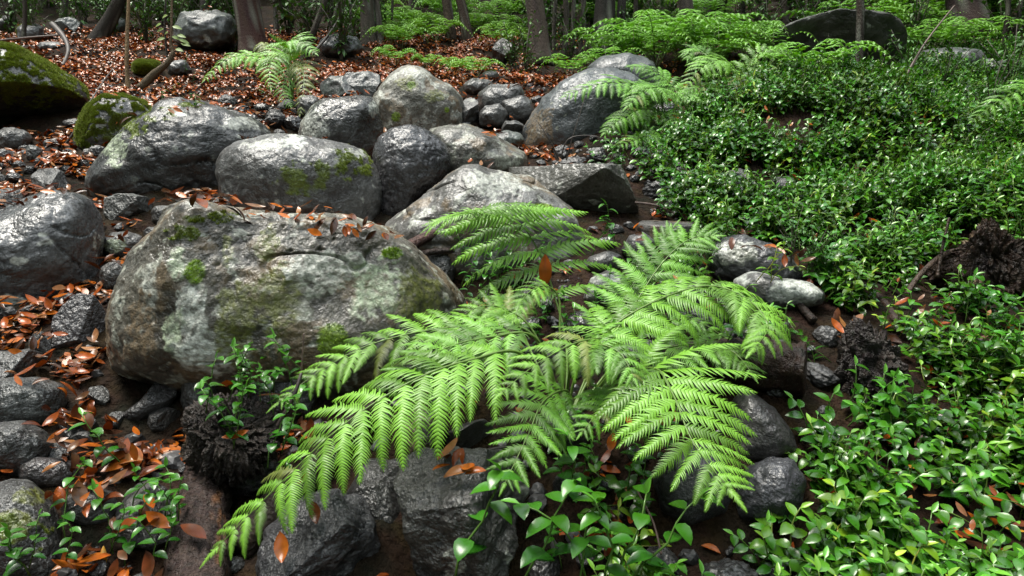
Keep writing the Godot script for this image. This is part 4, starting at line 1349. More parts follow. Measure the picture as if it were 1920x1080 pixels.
func build_ferns() -> void:
	var cam_up := (Vector3.UP * 0.8 - cf * 0.7).normalized()
	var foot := P(1060, 810, 1.62)
	foot.y = top(foot.x, foot.z) - 0.01
	var big := base("fern", foot)
	tag(big, "large bright green fern with arching wet fronds in front of the boulders", "fern")
	var B := P(1060, 800, 1.63)
	# each frond: spine, then its habit
	frond(big, [B, P(985, 668, 1.50), P(880, 676, 1.43), P(770, 716, 1.37), P(640, 800, 1.30), P(520, 912, 1.25), P(402, 1032, 1.20)], {"L": 0.235, "pairs": 17, "start": 0.26, "droop": 3, "hint": Vector3(-0.1, 1, 0.35)})
	frond(big, [B, P(1000, 630, 1.66), P(900, 612, 1.68), P(800, 620, 1.66), P(690, 648, 1.62), P(600, 696, 1.57), P(517, 758, 1.50)], {"L": 0.18, "pairs": 16, "start": 0.3, "droop": 2, "hint": Vector3(0, 1, 0.3)})
	frond(big, [B, P(1010, 640, 1.60), P(920, 632, 1.55), P(820, 660, 1.48), P(720, 730, 1.42)], {"L": 0.17, "pairs": 12, "start": 0.34, "droop": 2, "hint": Vector3(0.1, 1, 0.4), "shade": "soft"})
	frond(big, [B, P(1010, 640, 1.72), P(960, 585, 1.76), P(900, 575, 1.76), P(840, 612, 1.72)], {"L": 0.13, "pairs": 11, "start": 0.4, "droop": 2, "hint": Vector3(0, 1, 0.5)})
	frond(big, [B, P(1062, 650, 1.90), P(1040, 555, 2.0), P(1014, 482, 2.03), P(985, 430, 2.02), P(948, 401, 1.97), P(900, 393, 1.88), P(836, 408, 1.78)], {"L": 0.31, "pairs": 11, "start": 0.30, "droop": 2, "side": (cr + cu * 0.22 + cf * 0.25).normalized(), "hint": cam_up, "lean": 0.02, "close": 0.12, "fall": 0.45, "sag": 0.64, "wide": 0.21, "teeth": 18})
	frond(big, [B, P(1085, 690, 1.60), P(1150, 612, 1.60), P(1240, 560, 1.63), P(1330, 536, 1.64), P(1400, 560, 1.58), P(1440, 610, 1.50), P(1412, 655, 1.42)], {"L": 0.225, "pairs": 19, "start": 0.26, "droop": 4, "hint": Vector3(0.1, 1, 0.25)})
	frond(big, [B, P(1150, 690, 1.56), P(1160, 640, 1.50), P(1090, 640, 1.44), P(1010, 680, 1.38), P(938, 738, 1.31)], {"L": 0.155, "pairs": 12, "start": 0.32, "droop": 3, "hint": Vector3(0.1, 1, 0.45)})
	frond(big, [B, P(1070, 690, 1.52), P(1110, 648, 1.46), P(1160, 660, 1.40), P(1190, 710, 1.34)], {"L": 0.15, "pairs": 9, "start": 0.34, "droop": 3, "hint": Vector3(0.1, 1, 0.45), "shade": "soft"})
	frond(big, [B, P(1150, 720, 1.52), P(1225, 690, 1.42), P(1262, 740, 1.31), P(1300, 830, 1.20), P(1370, 920, 1.12)], {"L": 0.24, "pairs": 13, "start": 0.33, "droop": 2, "hint": cam_up, "wide": 0.23, "teeth": 22, "lean": 0.3})
	frond(big, [B, P(1065, 735, 1.50), P(1020, 752, 1.42), P(988, 820, 1.34), P(946, 908, 1.27)], {"L": 0.15, "pairs": 11, "start": 0.32, "droop": 1, "hint": cam_up, "shade": "mid"})
	frond(big, [B, P(1160, 700, 1.66), P(1240, 656, 1.66), P(1320, 645, 1.62), P(1375, 660, 1.56), P(1410, 700, 1.50)], {"L": 0.165, "pairs": 13, "start": 0.3, "droop": 2, "hint": Vector3(0, 1, 0.25), "shade": "soft"})
	frond(big, [B, P(1110, 745, 1.54), P(1150, 728, 1.46), P(1130, 760, 1.40), P(1090, 812, 1.34)], {"L": 0.12, "pairs": 10, "start": 0.34, "droop": 2, "hint": cam_up, "shade": "mid"})
	frond(big, [B, P(1120, 660, 1.80), P(1165, 570, 1.92), P(1215, 490, 2.0), P(1265, 424, 2.02)], {"L": 0.185, "pairs": 13, "start": 0.35, "droop": 2, "hint": cam_up, "lean": 0.5, "shade": "soft"})
	frond(big, [B, P(1130, 660, 1.76), P(1190, 570, 1.86), P(1240, 495, 1.92), P(1290, 450, 1.94), P(1340, 442, 1.92)], {"L": 0.185, "pairs": 12, "start": 0.35, "droop": 2, "hint": cam_up, "shade": "soft"})
	frond(big, [B, P(1050, 640, 1.72), P(1048, 560, 1.76), P(1020, 536, 1.74), P(985, 555, 1.68), P(962, 602, 1.60)], {"L": 0.085, "pairs": 9, "start": 0.55, "droop": 2, "hint": Vector3(0, 1, 0.4)})
	frond(big, [B, P(1170, 660, 1.78), P(1230, 610, 1.84), P(1300, 600, 1.84), P(1370, 640, 1.78)], {"L": 0.12, "pairs": 10, "start": 0.4, "droop": 3, "hint": Vector3(0, 1, 0.3), "shade": "mid"})
	frond(big, [B, P(1010, 690, 1.66), P(970, 600, 1.84), P(955, 560, 1.88), P(935, 600, 1.86)], {"L": 0.13, "pairs": 8, "start": 0.45, "droop": 4, "hint": Vector3(0, 1, 0.5), "shade": "soft"})
	# fern on the leafy slope
	foot = P(545, 160, 4.35)
	foot.y = top(foot.x, foot.z) - 0.02
	var a := base("fern", foot)
	tag(a, "green fern with wide arching fronds on the orange leaf slope", "fern")
	for k in [[[520, 118, 4.3], [470, 105, 4.2], [425, 112, 4.1], [383, 150, 4.0], 0.17, "bright"], [[540, 110, 4.2], [520, 104, 4.1], [505, 125, 3.95], [508, 166, 3.85], 0.16, "bright"], [[545, 100, 4.4], [540, 80, 4.3], [560, 76, 4.25], [592, 100, 4.15], 0.19, "soft"], [[555, 120, 4.3], [566, 126, 4.2], [570, 160, 4.05], [562, 216, 3.95], 0.15, "old"], [[535, 110, 4.5], [515, 92, 4.6], [490, 84, 4.6], [478, 92, 4.6], 0.14, "old"], [[550, 130, 4.3], [540, 140, 4.2], [530, 170, 4.1], [545, 200, 4.0], 0.12, "mid"]]:
		frond(a, [foot, P(k[0][0], k[0][1], k[0][2]), P(k[1][0], k[1][1], k[1][2]), P(k[2][0], k[2][1], k[2][2]), P(k[3][0], k[3][1], k[3][2])], {"L": k[4] * 1.2, "pairs": 14, "start": 0.25, "wide": 0.22, "droop": 3, "hint": cam_up, "shade": k[5], "teeth": 13, "thick": 0.006})
	# ferns under the bluish boulder's side
	foot = P(1255, 245, 3.75)
	foot.y = top(foot.x, foot.z) - 0.02
	var c := base("fern", foot)
	tag(c, "pale green fern arching low over the bluish grey boulder", "fern")
	for k in [[[1230, 180, 3.7], [1180, 156, 3.55], [1120, 158, 3.45], [1058, 180, 3.4], 0.16, "soft"], [[1240, 190, 3.7], [1240, 166, 3.55], [1210, 168, 3.4], [1175, 200, 3.3], 0.17, "soft"], [[1270, 190, 3.7], [1290, 176, 3.6], [1310, 182, 3.5], [1325, 196, 3.45], 0.12, "soft"], [[1240, 210, 3.6], [1200, 205, 3.5], [1160, 225, 3.4], [1132, 250, 3.35], 0.14, "mid"], [[1250, 220, 3.6], [1225, 250, 3.45], [1190, 262, 3.35], [1150, 275, 3.25], 0.12, "mid"], [[1262, 210, 3.6], [1270, 225, 3.45], [1275, 250, 3.35], [1280, 275, 3.3], 0.11, "mid"], [[1270, 180, 3.9], [1250, 150, 3.95], [1215, 128, 3.95], [1180, 125, 3.9], 0.15, "mid"]]:
		frond(c, [foot, P(k[0][0], k[0][1], k[0][2]), P(k[1][0], k[1][1], k[1][2]), P(k[2][0], k[2][1], k[2][2]), P(k[3][0], k[3][1], k[3][2])], {"L": k[4] * 1.35, "pairs": 15, "start": 0.22, "droop": 3, "hint": cam_up, "shade": k[5], "teeth": 13, "wide": 0.23, "thick": 0.005})
	foot = P(1375, 232, 3.95)
	foot.y = top(foot.x, foot.z) - 0.02
	var e := base("fern", foot)
	tag(e, "bright fern with one frond arched high, beside the covered bank", "fern")
	for k in [[[1385, 160, 3.95], [1360, 116, 3.85], [1320, 122, 3.7], [1285, 165, 3.6], 0.17, "bright"], [[1390, 150, 4.0], [1420, 100, 4.0], [1465, 92, 4.0], [1512, 116, 3.95], 0.13, "bright"], [[1380, 170, 3.9], [1395, 148, 3.75], [1390, 160, 3.65], [1370, 190, 3.6], 0.13, "old"], [[1390, 160, 4.0], [1420, 130, 4.0], [1450, 132, 3.95], [1480, 155, 3.9], 0.13, "mid"], [[1370, 180, 3.8], [1345, 165, 3.7], [1310, 165, 3.6], [1282, 172, 3.55], 0.11, "mid"], [[1370, 160, 4.1], [1330, 110, 4.2], [1300, 90, 4.25], [1290, 110, 4.2], 0.16, "mid"]]:
		frond(e, [foot, P(k[0][0], k[0][1], k[0][2]), P(k[1][0], k[1][1], k[1][2]), P(k[2][0], k[2][1], k[2][2]), P(k[3][0], k[3][1], k[3][2])], {"L": k[4] * 1.35, "pairs": 15, "start": 0.22, "droop": 3, "hint": cam_up, "shade": k[5], "teeth": 13, "wide": 0.23, "thick": 0.005})
	foot = P(1990, 250, 3.1)
	foot.y = top(foot.x, foot.z) - 0.02
	var g := base("fern", foot)
	tag(g, "pale fern frond reaching in over the covered bank below the upper saplings", "fern")
	for k in [[[1975, 180, 3.1], [1935, 165, 3.0], [1880, 185, 2.9], [1820, 228, 2.8], 0.16, "soft"], [[1995, 160, 3.1], [2040, 150, 3.0], [2080, 180, 2.9], [2120, 220, 2.85], 0.16, "soft"]]:
		frond(g, [foot, P(k[0][0], k[0][1], k[0][2]), P(k[1][0], k[1][1], k[1][2]), P(k[2][0], k[2][1], k[2][2]), P(k[3][0], k[3][1], k[3][2])], {"L": k[4], "pairs": 13, "start": 0.28, "droop": 3, "hint": cam_up, "shade": k[5], "teeth": 14, "thick": 0.005})
	far_ferns()


func far_ferns() -> void:
	var kinds := []
	for v in 5:
		var r := RandomNumberGenerator.new()
		r.seed = 60 + v
		var parts := []
		var nf := 7 + v % 3
		for k in nf:
			var b := Builder.new()
			var w := TAU * (k + r.randf_range(-0.3, 0.3)) / nf
			var out := Vector3(cos(w), 0, sin(w))
			var reach := r.randf_range(0.6, 0.95)
			var line := spline([Vector3.ZERO, out * reach * 0.35 + Vector3.UP * 0.42, out * reach * 0.75 + Vector3.UP * 0.50, out * reach * 1.1 + Vector3.UP * 0.25], 30)
			b.tube(line, taper(30, 0.006, 0.0015), 4, Color(0.08, 0.10, 0.03))
			var shade: Color = shades[["soft", "mid", "mid", "soft", "bright"][v]]
			for q in 12:
				var s := q / 11.0
				var f := lerpf(0.25, 0.98, s)
				var i := mini(int(f * 30.0), 29)
				var t: Vector3 = (line[i + 1] - line[maxi(i - 1, 0)]).normalized()
				var side := t.cross(Vector3.UP).normalized()
				for e in [-1.0, 1.0]:
					var x: Vector3 = (side * e * 0.9 + t * 0.45 + Vector3.UP * r.randf_range(-0.15, 0.1)).normalized()
					var y := (Vector3.UP - x * x.y).normalized()
					var L := 0.24 * (pow(1.0 - s, 0.7) + 0.05) * r.randf_range(0.85, 1.1)
					pinna_into(b, Transform3D(Basis(x, y, x.cross(y)).scaled_local(Vector3.ONE * L), line[i]), 8, 0.9, 0.24, shade, r, false)
			parts.append(b.mesh())
		kinds.append(parts)
	var spots := []
	# lit slope beyond the forked tree
	for k in 36:
		spots.append([rng.randf_range(690, 1000), rng.randf_range(2, 96), 4 if rng.randf() < 0.6 else 0, rng.randf_range(0.32, 0.6)])
	# dark thicket above the bluish boulder
	for k in 20:
		spots.append([rng.randf_range(1130, 1500), rng.randf_range(35, 150), [1, 3, 2, 0][rng.randi() % 4], rng.randf_range(0.4, 0.75)])
	for k in 16:
		spots.append([rng.randf_range(1480, 1920), rng.randf_range(-10, 110), [1, 2, 1][rng.randi() % 3], rng.randf_range(0.45, 0.8)])
	for k in 14:
		spots.append([rng.randf_range(1000, 1920), rng.randf_range(-10, 40), [0, 2, 4][rng.randi() % 3], rng.randf_range(0.5, 0.9)])
	for k in 24:
		spots.append([rng.randf_range(0, 700), rng.randf_range(-30, 24), [1, 2, 0][rng.randi() % 3], rng.randf_range(0.5, 0.9)])
	for k in [[1160, 170, 3, 0.45], [1185, 130, 3, 0.6], [1230, 130, 1, 0.7], [1275, 120, 3, 0.8], [1330, 110, 1, 0.8], [1400, 120, 3, 0.7], [1445, 130, 1, 0.6], [1520, 165, 1, 0.5], [800, 130, 4, 0.3], [850, 140, 4, 0.3], [890, 150, 0, 0.3], [1070, 150, 1, 0.35], [740, 125, 0, 0.3]]:
		spots.append(k)
	for s in spots:
		var d := 0.0
		var p := Vector3.ZERO
		var dir := P(s[0], s[1], 1.0) - CAM
		d = 3.5
		while d < 16.0:
			p = CAM + dir * d
			if p.y < ground(p.x, p.z):
				break
			d += 0.05
		p.y = ground(p.x, p.z) - 0.02
		var o := base("woodland_fern", p)
		o.rotation.y = rng.randf() * TAU
		o.scale = Vector3.ONE * (s[3] as float) * rng.randf_range(0.85, 1.15)
		tag(o, "%s woodland fern near the %s" % [["soft green", "full crowned green", "mid green", "many fronded soft green", "yellow-green"][s[2]], landmark(p)], "fern", "woodland ferns behind the boulders")
		for m in kinds[s[2]]:
			put("frond", m, M.fern, o)


# -------------------------------------------------------------------- trailing ground cover
var sprig_kinds := []


func make_sprigs() -> void:
	for v in 7:
		var r := RandomNumberGenerator.new()
		r.seed = 200 + v
		var leaves := []
		var pts := [Vector3(0, -0.02, 0)]
		var w := r.randf() * TAU
		var lie := r.randf_range(0.3, 1.1)
		var p := Vector3(0, 0, 0)
		var d := Vector3(cos(w) * lie, 1.0, sin(w) * lie).normalized()
		var n := 5 + v % 3
		for k in n:
			p += d * r.randf_range(0.018, 0.028)
			d = (d + Vector3(r.randfn(), r.randfn() * 0.5 + 0.1, r.randfn()) * 0.22).normalized()
			pts.append(p)
			var turn := w + k * 2.5 + r.randf_range(-0.4, 0.4)
			var out := (Vector3(cos(turn), 0, sin(turn)) + d * 0.25).normalized()
			var g := r.randf_range(0.75, 1.3)
			var young := float(k) / n
			var col := Color(0.018 * g, 0.082 * g, 0.007 * g).lerp(Color(0.058 * g, 0.180 * g, 0.012 * g), young * 0.5)
			var b := Builder.new()
			b.leaf(p, out, Vector3.UP, r.randf_range(0.032, 0.046) * (1.0 - 0.25 * young), r.randf_range(0.020, 0.027) * (1.0 - 0.2 * young), col, r.randf_range(0.4, 1.1), 0.3, 5, 0.40)
			leaves.append(b)
		var b2 := Builder.new()
		b2.leaf(p, (d + Vector3(0.4, 0, 0.2)).normalized(), Vector3(0.3, 1, 0), 0.026, 0.010, Color(0.09, 0.25, 0.03), 0.3, 0.5, 4, 0.40)
		leaves.append(b2)
		var st := Builder.new()
		st.tube(pts, taper(pts.size() - 1, 0.0018, 0.0011), 5, Color(0.08, 0.16, 0.035))
		sprig_kinds.append([st, leaves])


func join(kinds: Array, spread: float, seed_: int) -> ArrayMesh:
	var r := RandomNumberGenerator.new()
	r.seed = seed_
	var all := Builder.new()
	for v in kinds:
		var t := Transform3D(Basis(Vector3.UP, r.randf() * TAU), Vector3(r.randf_range(-1, 1), 0, r.randf_range(-1, 1)) * spread)
		var g := r.randf_range(0.8, 1.2)
		for b in [sprig_kinds[v][0]] + sprig_kinds[v][1]:
			var first := all.v.size()
			for k in b.v.size():
				all.vert(t * b.v[k], b.c[k] * g)
			for k in b.i.size():
				all.i.append(first + b.i[k])
	return all.mesh()


func covered(x: float, z: float) -> float:
	# how thickly the trailing plant grows here (0 to 1)
	var s := -z
	var edge := 0.56 - 0.02 * s
	if s > 2.5:
		edge = 0.50 + (s - 2.5) * 0.16
	if s < 1.75:
		edge = 0.62 - (1.75 - s) * 0.75
	var v := smoothstep(edge - 0.12, edge + 0.18, x + broad.get_noise_2d(x * 3.0, z * 3.0) * 0.16)
	var reach := lerpf(3.7, 4.9, clampf((x / s - 0.26) / 0.3, 0.0, 1.0)) + 1.8 * smoothstep(0.48, 0.6, x / s)
	v *= smoothstep(reach + 0.35, reach - 0.15, s)
	# bare patches with litter showing
	v *= smoothstep(-0.34, 0.14, fine.get_noise_2d(x * 2.6 + 30.0, z * 2.6)) * (0.55 + 0.45 * smoothstep(-0.2, 0.2, fine.get_noise_2d(x * 9.0, z * 9.0)))
	var q := to_px(Vector3(x, ground(x, z), z))
	var hollow := exp(-pow((q.x - 1440.0) / 90.0, 2.0) - pow((q.y - 345.0) / 26.0, 2.0))
	return v * (1.0 - 0.85 * hollow)


func build_cover() -> void:
	make_sprigs()
	var spots := []
	var far := []
	var cf_ := []
	var cn := []
	var singles := []
	var n := 0
	while n < 26000:
		n += 1
		var s := 0.75 + 6.2 * pow(rng.randf(), 1.5)
		var x := rng.randf_range(-0.35, s * 0.88 + 0.35)
		var z := -s
		if rng.randf() > covered(x, z) * (0.46 if s < 1.9 else 0.85):
			continue
		var rock_here := on_rock(x, z)
		if rock_here and rng.randf() < 0.97:
			continue
		var nn := slope_normal(x, z)
		if rock_here and nn.y < 0.6:
			continue
		var y := top(x, z)
		var up := (nn * 0.5 + Vector3.UP * 0.6 + Vector3(rng.randfn(), 0, rng.randfn()) * 0.18).normalized()
		var xa := up.cross(Vector3(cos(rng.randf() * TAU), 0.05, sin(rng.randf() * TAU))).normalized()
		var t := Transform3D(Basis(xa, up, xa.cross(up)).scaled(Vector3.ONE * rng.randf_range(0.62, 1.1) * (1.05 if s < 1.9 else (1.2 if s > 4.4 else 1.05))), Vector3(x, y, z))
		var g := rng.randf_range(0.55, 1.2)
		var col := Color(g * rng.randf_range(0.85, 1.5), g, g * rng.randf_range(0.85, 1.05))
		if rng.randf() < 0.05:
			col = Color(2.6, 1.35, 1.0) * g
		if s < 1.9 and singles.size() < 150 and rng.randf() < 0.3 and seen(t.origin + Vector3.UP * 0.05):
			singles.append(t)
		elif s < 2.6:
			spots.append(t)
			cn.append(col)
		else:
			far.append(t)
			cf_.append(col)
	var near_mesh := join([0, 3, 5], 0.035, 1)
	var o := scatter("ground_cover", near_mesh, M.leaf, spots, cn)
	tag(o, "glossy green trailing ground cover around the near rocks and rotten wood", "ground cover", "", "stuff")
	o = scatter("ground_cover", join([1, 2, 4, 6], 0.06, 2), M.leaf, far, cf_)
	tag(o, "dense glossy ground cover over the bank behind the fern", "ground cover", "", "stuff")
	# hand placed sprigs
	var hand := [[850, 1070, 1.25, 1.7], [975, 1075, 1.22, 1.5], [1100, 1060, 1.2, 1.6], [1085, 1075, 1.2, 1.5], [1160, 1050, 1.22, 1.5], [1180, 1075, 1.2, 1.5], [1130, 1080, 1.2, 1.6], [1440, 720, 1.7, 1.3], [575, 700, 1.62, 0.9], [300, 700, 1.75, 0.8], [385, 700, 1.72, 0.8], [440, 700, 1.72, 0.7], [560, 750, 1.6, 1.3], [1075, 880, 1.45, 1.4], [1060, 860, 1.5, 1.3], [1170, 890, 1.45, 1.3], [1110, 470, 2.4, 1.3], [1155, 450, 2.45, 1.3]]
	for h in hand:
		var p := P(h[0], h[1], h[2])
		var y := top(p.x, p.z)
		if absf(y - p.y) < 0.12:
			p.y = y
		singles.append(Transform3D(Basis(Vector3.UP, rng.randf() * TAU).scaled(Vector3.ONE * (h[3] as float)), p))
	# along the leafy gap, round the stump and by the broken log
	for area in [[370, 720, 520, 770, 12], [220, 840, 340, 1000, 6], [120, 1000, 320, 1078, 7], [420, 800, 560, 900, 7], [860, 480, 1010, 560, 18], [1000, 560, 1180, 700, 12], [1040, 800, 1240, 1075, 16], [0, 1040, 60, 1078, 3], [240, 130, 520, 200, 8]]:
		for k in area[4]:
			var p := hit(rng.randf_range(area[0], area[2]), rng.randf_range(area[1], area[3]))
			var sc := rng.randf_range(0.65, 1.05)
			singles.append(Transform3D(Basis(Vector3.UP, rng.randf() * TAU).scaled(Vector3.ONE * sc), p))
	var meshes := []
	for v in sprig_kinds.size():
		var lm := []
		for b in sprig_kinds[v][1]:
			lm.append(b.mesh())
		meshes.append([sprig_kinds[v][0].mesh(), lm])
	for t in singles:
		var v := rng.randi() % meshes.size()
		var node := base("trailing_plant", t.origin)
		node.basis = t.basis
		tag(node, "leafy sprig of glossy trailing plant beside the %s" % landmark(t.origin), "plant", "sprigs of trailing plant")
		put("stem", meshes[v][0], M.leaf, node)
		for m in meshes[v][1]:
			put("leaf", m, M.leaf, node)


# -------------------------------------------------------------------- fallen leaves
func build_litter() -> void:
	var kinds := []
	for v in 6:
		var r := RandomNumberGenerator.new()
		r.seed = 300 + v
		var b := Builder.new()
		var up := Vector3(r.randf_range(-0.25, 0.25), 1, 0)
		b.leaf(Vector3(-0.5, 0.03, 0), Vector3(1, r.randf_range(-0.1, 0.25), 0).normalized(), up, 1.0, r.randf_range(0.24, 0.46), Color.WHITE, r.randf_range(-1.3, 1.5), r.randf_range(-0.3, 0.8), 6, 0.6)
		for k in b.c.size():
			var g := r.randf_range(0.55, 1.15)
			b.c[k] = Color(g, g * r.randf_range(0.8, 1.1), g)
		kinds.append(b.mesh())
	var tints := [Color(0.31, 0.082, 0.010), Color(0.19, 0.046, 0.010), Color(0.090, 0.026, 0.009), Color(0.052, 0.022, 0.011), Color(0.27, 0.120, 0.042), Color(0.135, 0.062, 0.028), Color(0.42, 0.22, 0.03)]
	var found := []
	var lone := []
	var n := 0
	# the leafy gap of the bed, the slope behind, and a thin sprinkle everywhere
	while n < 52000:
		n += 1
		var s := 0.8 + 7.6 * rng.randf()
		var x := rng.randf_range(-s * 0.9 - 1.0, s * 0.9 + 0.8)
		if n > 30000:
			s = rng.randf_range(3.2, 8.0)
			x = rng.randf_range(-0.92, 0.1) * s
		if n < 12000:
			s = rng.randf_range(1.1, 3.4)
			x = rng.randf_range(-0.85, -0.3) * s
		var z := -s
		var want := 0.35
		if x < 0.12 * s - 0.1:
			want = 0.62
			if s > 3.2:
				want = 0.95
		if x > 0.4 and s > 1.0 and s < 4.5:
			want = 0.30
		if s > 5.5 and x > 0.0:
			want = 0.25
		want *= clampf(0.75 + fine.get_noise_2d(x * 2.0, z * 2.0) * 1.6, 0.1, 1.2)
		if rng.randf() > want:
			continue
		var nn := slope_normal(x, z) if on_rock(x, z) else Vector3(0, 0.95, 0.31)
		if on_rock(x, z) and (rng.randf() < 0.975 or nn.y < 0.82):
			continue
		if nn.y < 0.55:
			continue
		found.append(litter_spot(Vector3(x, top(x, z), z), nn))
	# leaves one can pick out in the photograph
	for h in [[205, 580], [210, 600], [200, 620], [208, 640], [215, 660], [195, 670], [180, 690], [165, 700], [190, 715], [150, 710], [140, 720], [215, 690], [235, 700], [120, 735], [160, 750], [210, 745], [190, 765], [130, 800], [105, 800], [195, 800], [210, 815], [245, 720], [220, 730], [260, 740], [150, 830], [170, 855], [175, 870], [60, 800], [45, 860], [120, 930], [105, 950], [225, 845], [250, 850], [280, 860], [330, 700], [20, 470], [35, 462], [780, 510], [790, 520], [470, 408], [500, 409], [560, 409], [580, 410], [600, 412], [625, 422], [655, 425], [670, 428], [700, 440], [720, 448], [1050, 297], [1070, 296], [1085, 297], [1030, 298], [1100, 296], [835, 855], [850, 850], [880, 890], [895, 895], [860, 890], [830, 870], [535, 1040], [1130, 930], [1120, 960], [1150, 970], [1100, 900], [1160, 990], [1200, 960], [1110, 1000], [1140, 1010], [1170, 930], [1200, 440], [1210, 445], [1240, 410], [1230, 405], [1400, 460], [1440, 465], [435, 828], [750, 590], [1490, 490], [60, 640], [100, 640], [85, 620], [1340, 1010], [740, 640], [460, 200], [330, 210], [1020, 300], [1640, 925], [1520, 650]]:
		var p := hit(h[0] + rng.randf_range(-4, 4), h[1] + rng.randf_range(-4, 4))
		if slope_normal(p.x, p.z).y > 0.6:
			found.append(litter_spot(p, slope_normal(p.x, p.z)))
	# the wet drifts of leaves in the gaps of the near bed
	for area in [[192, 560, 226, 720, 90], [120, 690, 320, 800, 260], [190, 780, 340, 890, 150], [80, 830, 340, 970, 150], [80, 780, 130, 860, 40], [120, 970, 340, 1075, 50], [0, 270, 170, 420, 60], [195, 380, 300, 470, 26], [1060, 850, 1220, 1070, 34], [800, 845, 900, 900, 10], [860, 560, 900, 600, 6], [1190, 330, 1330, 440, 26]]:
		for k in area[4]:
			var p := hit(rng.randf_range(area[0], area[2]), rng.randf_range(area[1], area[3]))
			var nn := slope_normal(p.x, p.z) if on_rock(p.x, p.z) else Vector3(0, 0.95, 0.31)
			if nn.y > 0.62 and (not on_rock(p.x, p.z) or rng.randf() < 0.3):
				found.append(litter_spot(p, nn))
	for k in 420:
		var p := hit(rng.randf_range(1180, 1930), rng.randf_range(190, 1075) if k % 3 else rng.randf_range(210, 400))
		if not on_rock(p.x, p.z):
			var t := litter_spot(p + Vector3.UP * rng.randf_range(0.02, 0.06), slope_normal(p.x, p.z))
			lone.append(Transform3D(t.basis * 0.75, t.origin))
	var order := []
	for k in found.size():
		var p: Vector3 = found[k].origin
		if p.z > -7.0 and seen(p + Vector3.UP * 0.02):
			order.append([-p.z, k])
	order.sort_custom(func(a, b): return a[0] < b[0])
	var single := {}
	for k in mini(290, order.size()):
		single[order[k][1]] = true
	var spots := []
	var cols := []
	var mats := []
	for c in tints:
		var m: StandardMaterial3D = M.dead.duplicate()
		m.albedo_color = c.linear_to_srgb()
		mats.append(m)
	var names := ["orange", "rust brown", "dark red-brown", "blackish brown", "tan orange", "dull brown", "yellow"]
	for k in found.size():
		var pick := rng.randi() % 7
		if single.has(k) and rng.randf() < 0.4:
			pick = [0, 1, 1, 2][rng.randi() % 4]
		if pick == 6 and rng.randf() < 0.7:
			pick = 0
		if single.has(k):
			var o := put("fallen_leaf", kinds[rng.randi() % 6], mats[pick])
			o.transform = found[k]
			tag(o, "wet %s fallen leaf lying by the %s" % [names[pick], landmark(found[k].origin)], "leaf", "%s fallen leaves" % names[pick])
		else:
			spots.append(found[k])
			var g := rng.randf_range(0.7, 1.25)
			cols.append(Color(g, g, g))
	var lone_c := []
	for k in lone.size():
		lone_c.append(tints[[0, 1, 4, 5, 6, 2][rng.randi() % 6]] * rng.randf_range(0.8, 1.3))
	var top_leaves := scatter("leaf_litter", kinds[3], M.dead, lone, lone_c)
	tag(top_leaves, "orange and brown dead leaves sprinkled over the glossy ground cover", "leaf litter", "", "stuff")
	# the mass of the litter: drifts of a few leaves each
	for v in 3:
		var r := RandomNumberGenerator.new()
		r.seed = 520 + v
		var drift := Builder.new()
		for q in 4:
			var c: Color = tints[[0, 1, 2, 3, 5, 5, 2, 3, 4][r.randi() % 9]] * r.randf_range(0.8, 1.3)
			var w := r.randf() * TAU
			var dir := Vector3(cos(w), r.randf_range(-0.25, 0.3), sin(w)).normalized()
			var at := Vector3(r.randf_range(-1, 1), r.randf_range(0.0, 0.25), r.randf_range(-1, 1)) * (0.0 if q == 0 else 0.9)
			var first := drift.v.size()
			drift.leaf(at - dir * 0.5, dir, Vector3(r.randfn() * 0.3, 1, r.randfn() * 0.3).normalized(), r.randf_range(0.7, 1.1), r.randf_range(0.26, 0.44), c, r.randf_range(-0.9, 1.1), r.randf_range(-0.2, 0.6), 5, 0.6)
			for k in range(first, drift.v.size()):
				drift.c[k] = drift.c[k] * r.randf_range(0.6, 1.15)
				drift.c[k].a = 1.0
		var a := []
		var b := []
		for k in range(v, spots.size(), 3):
			a.append(spots[k])
			b.append(cols[k])
		var o := scatter("leaf_litter", drift.mesh(), M.dead, a, b)
		tag(o, "carpet of wet orange and brown leaf litter over the slope and the gaps", "leaf litter", "leaf litter", "stuff")
	# the leaf hanging in the fern
	var hung := put("fallen_leaf", kinds[1], mats[0])
	hung.transform = Transform3D(Basis(-cu, -cf, cr).scaled(Vector3(0.105, 0.105, 0.105)), P(1022, 508, 1.97))
	tag(hung, "orange dead leaf caught upright in the raised fern frond", "leaf")


func litter_spot(p: Vector3, nn: Vector3) -> Transform3D:
	var up := (nn + Vector3.UP * 0.5 + Vector3(rng.randfn(), rng.randf() * 0.3, rng.randfn()) * 0.22).normalized()
	var xa := up.cross(Vector3(cos(rng.randf() * TAU), 0.03, sin(rng.randf() * TAU))).normalized()
	var l := rng.randf_range(0.034, 0.068)
	return Transform3D(Basis(xa, up, xa.cross(up)).scaled(Vector3.ONE * l), p + nn * rng.randf_range(0.002, 0.014))


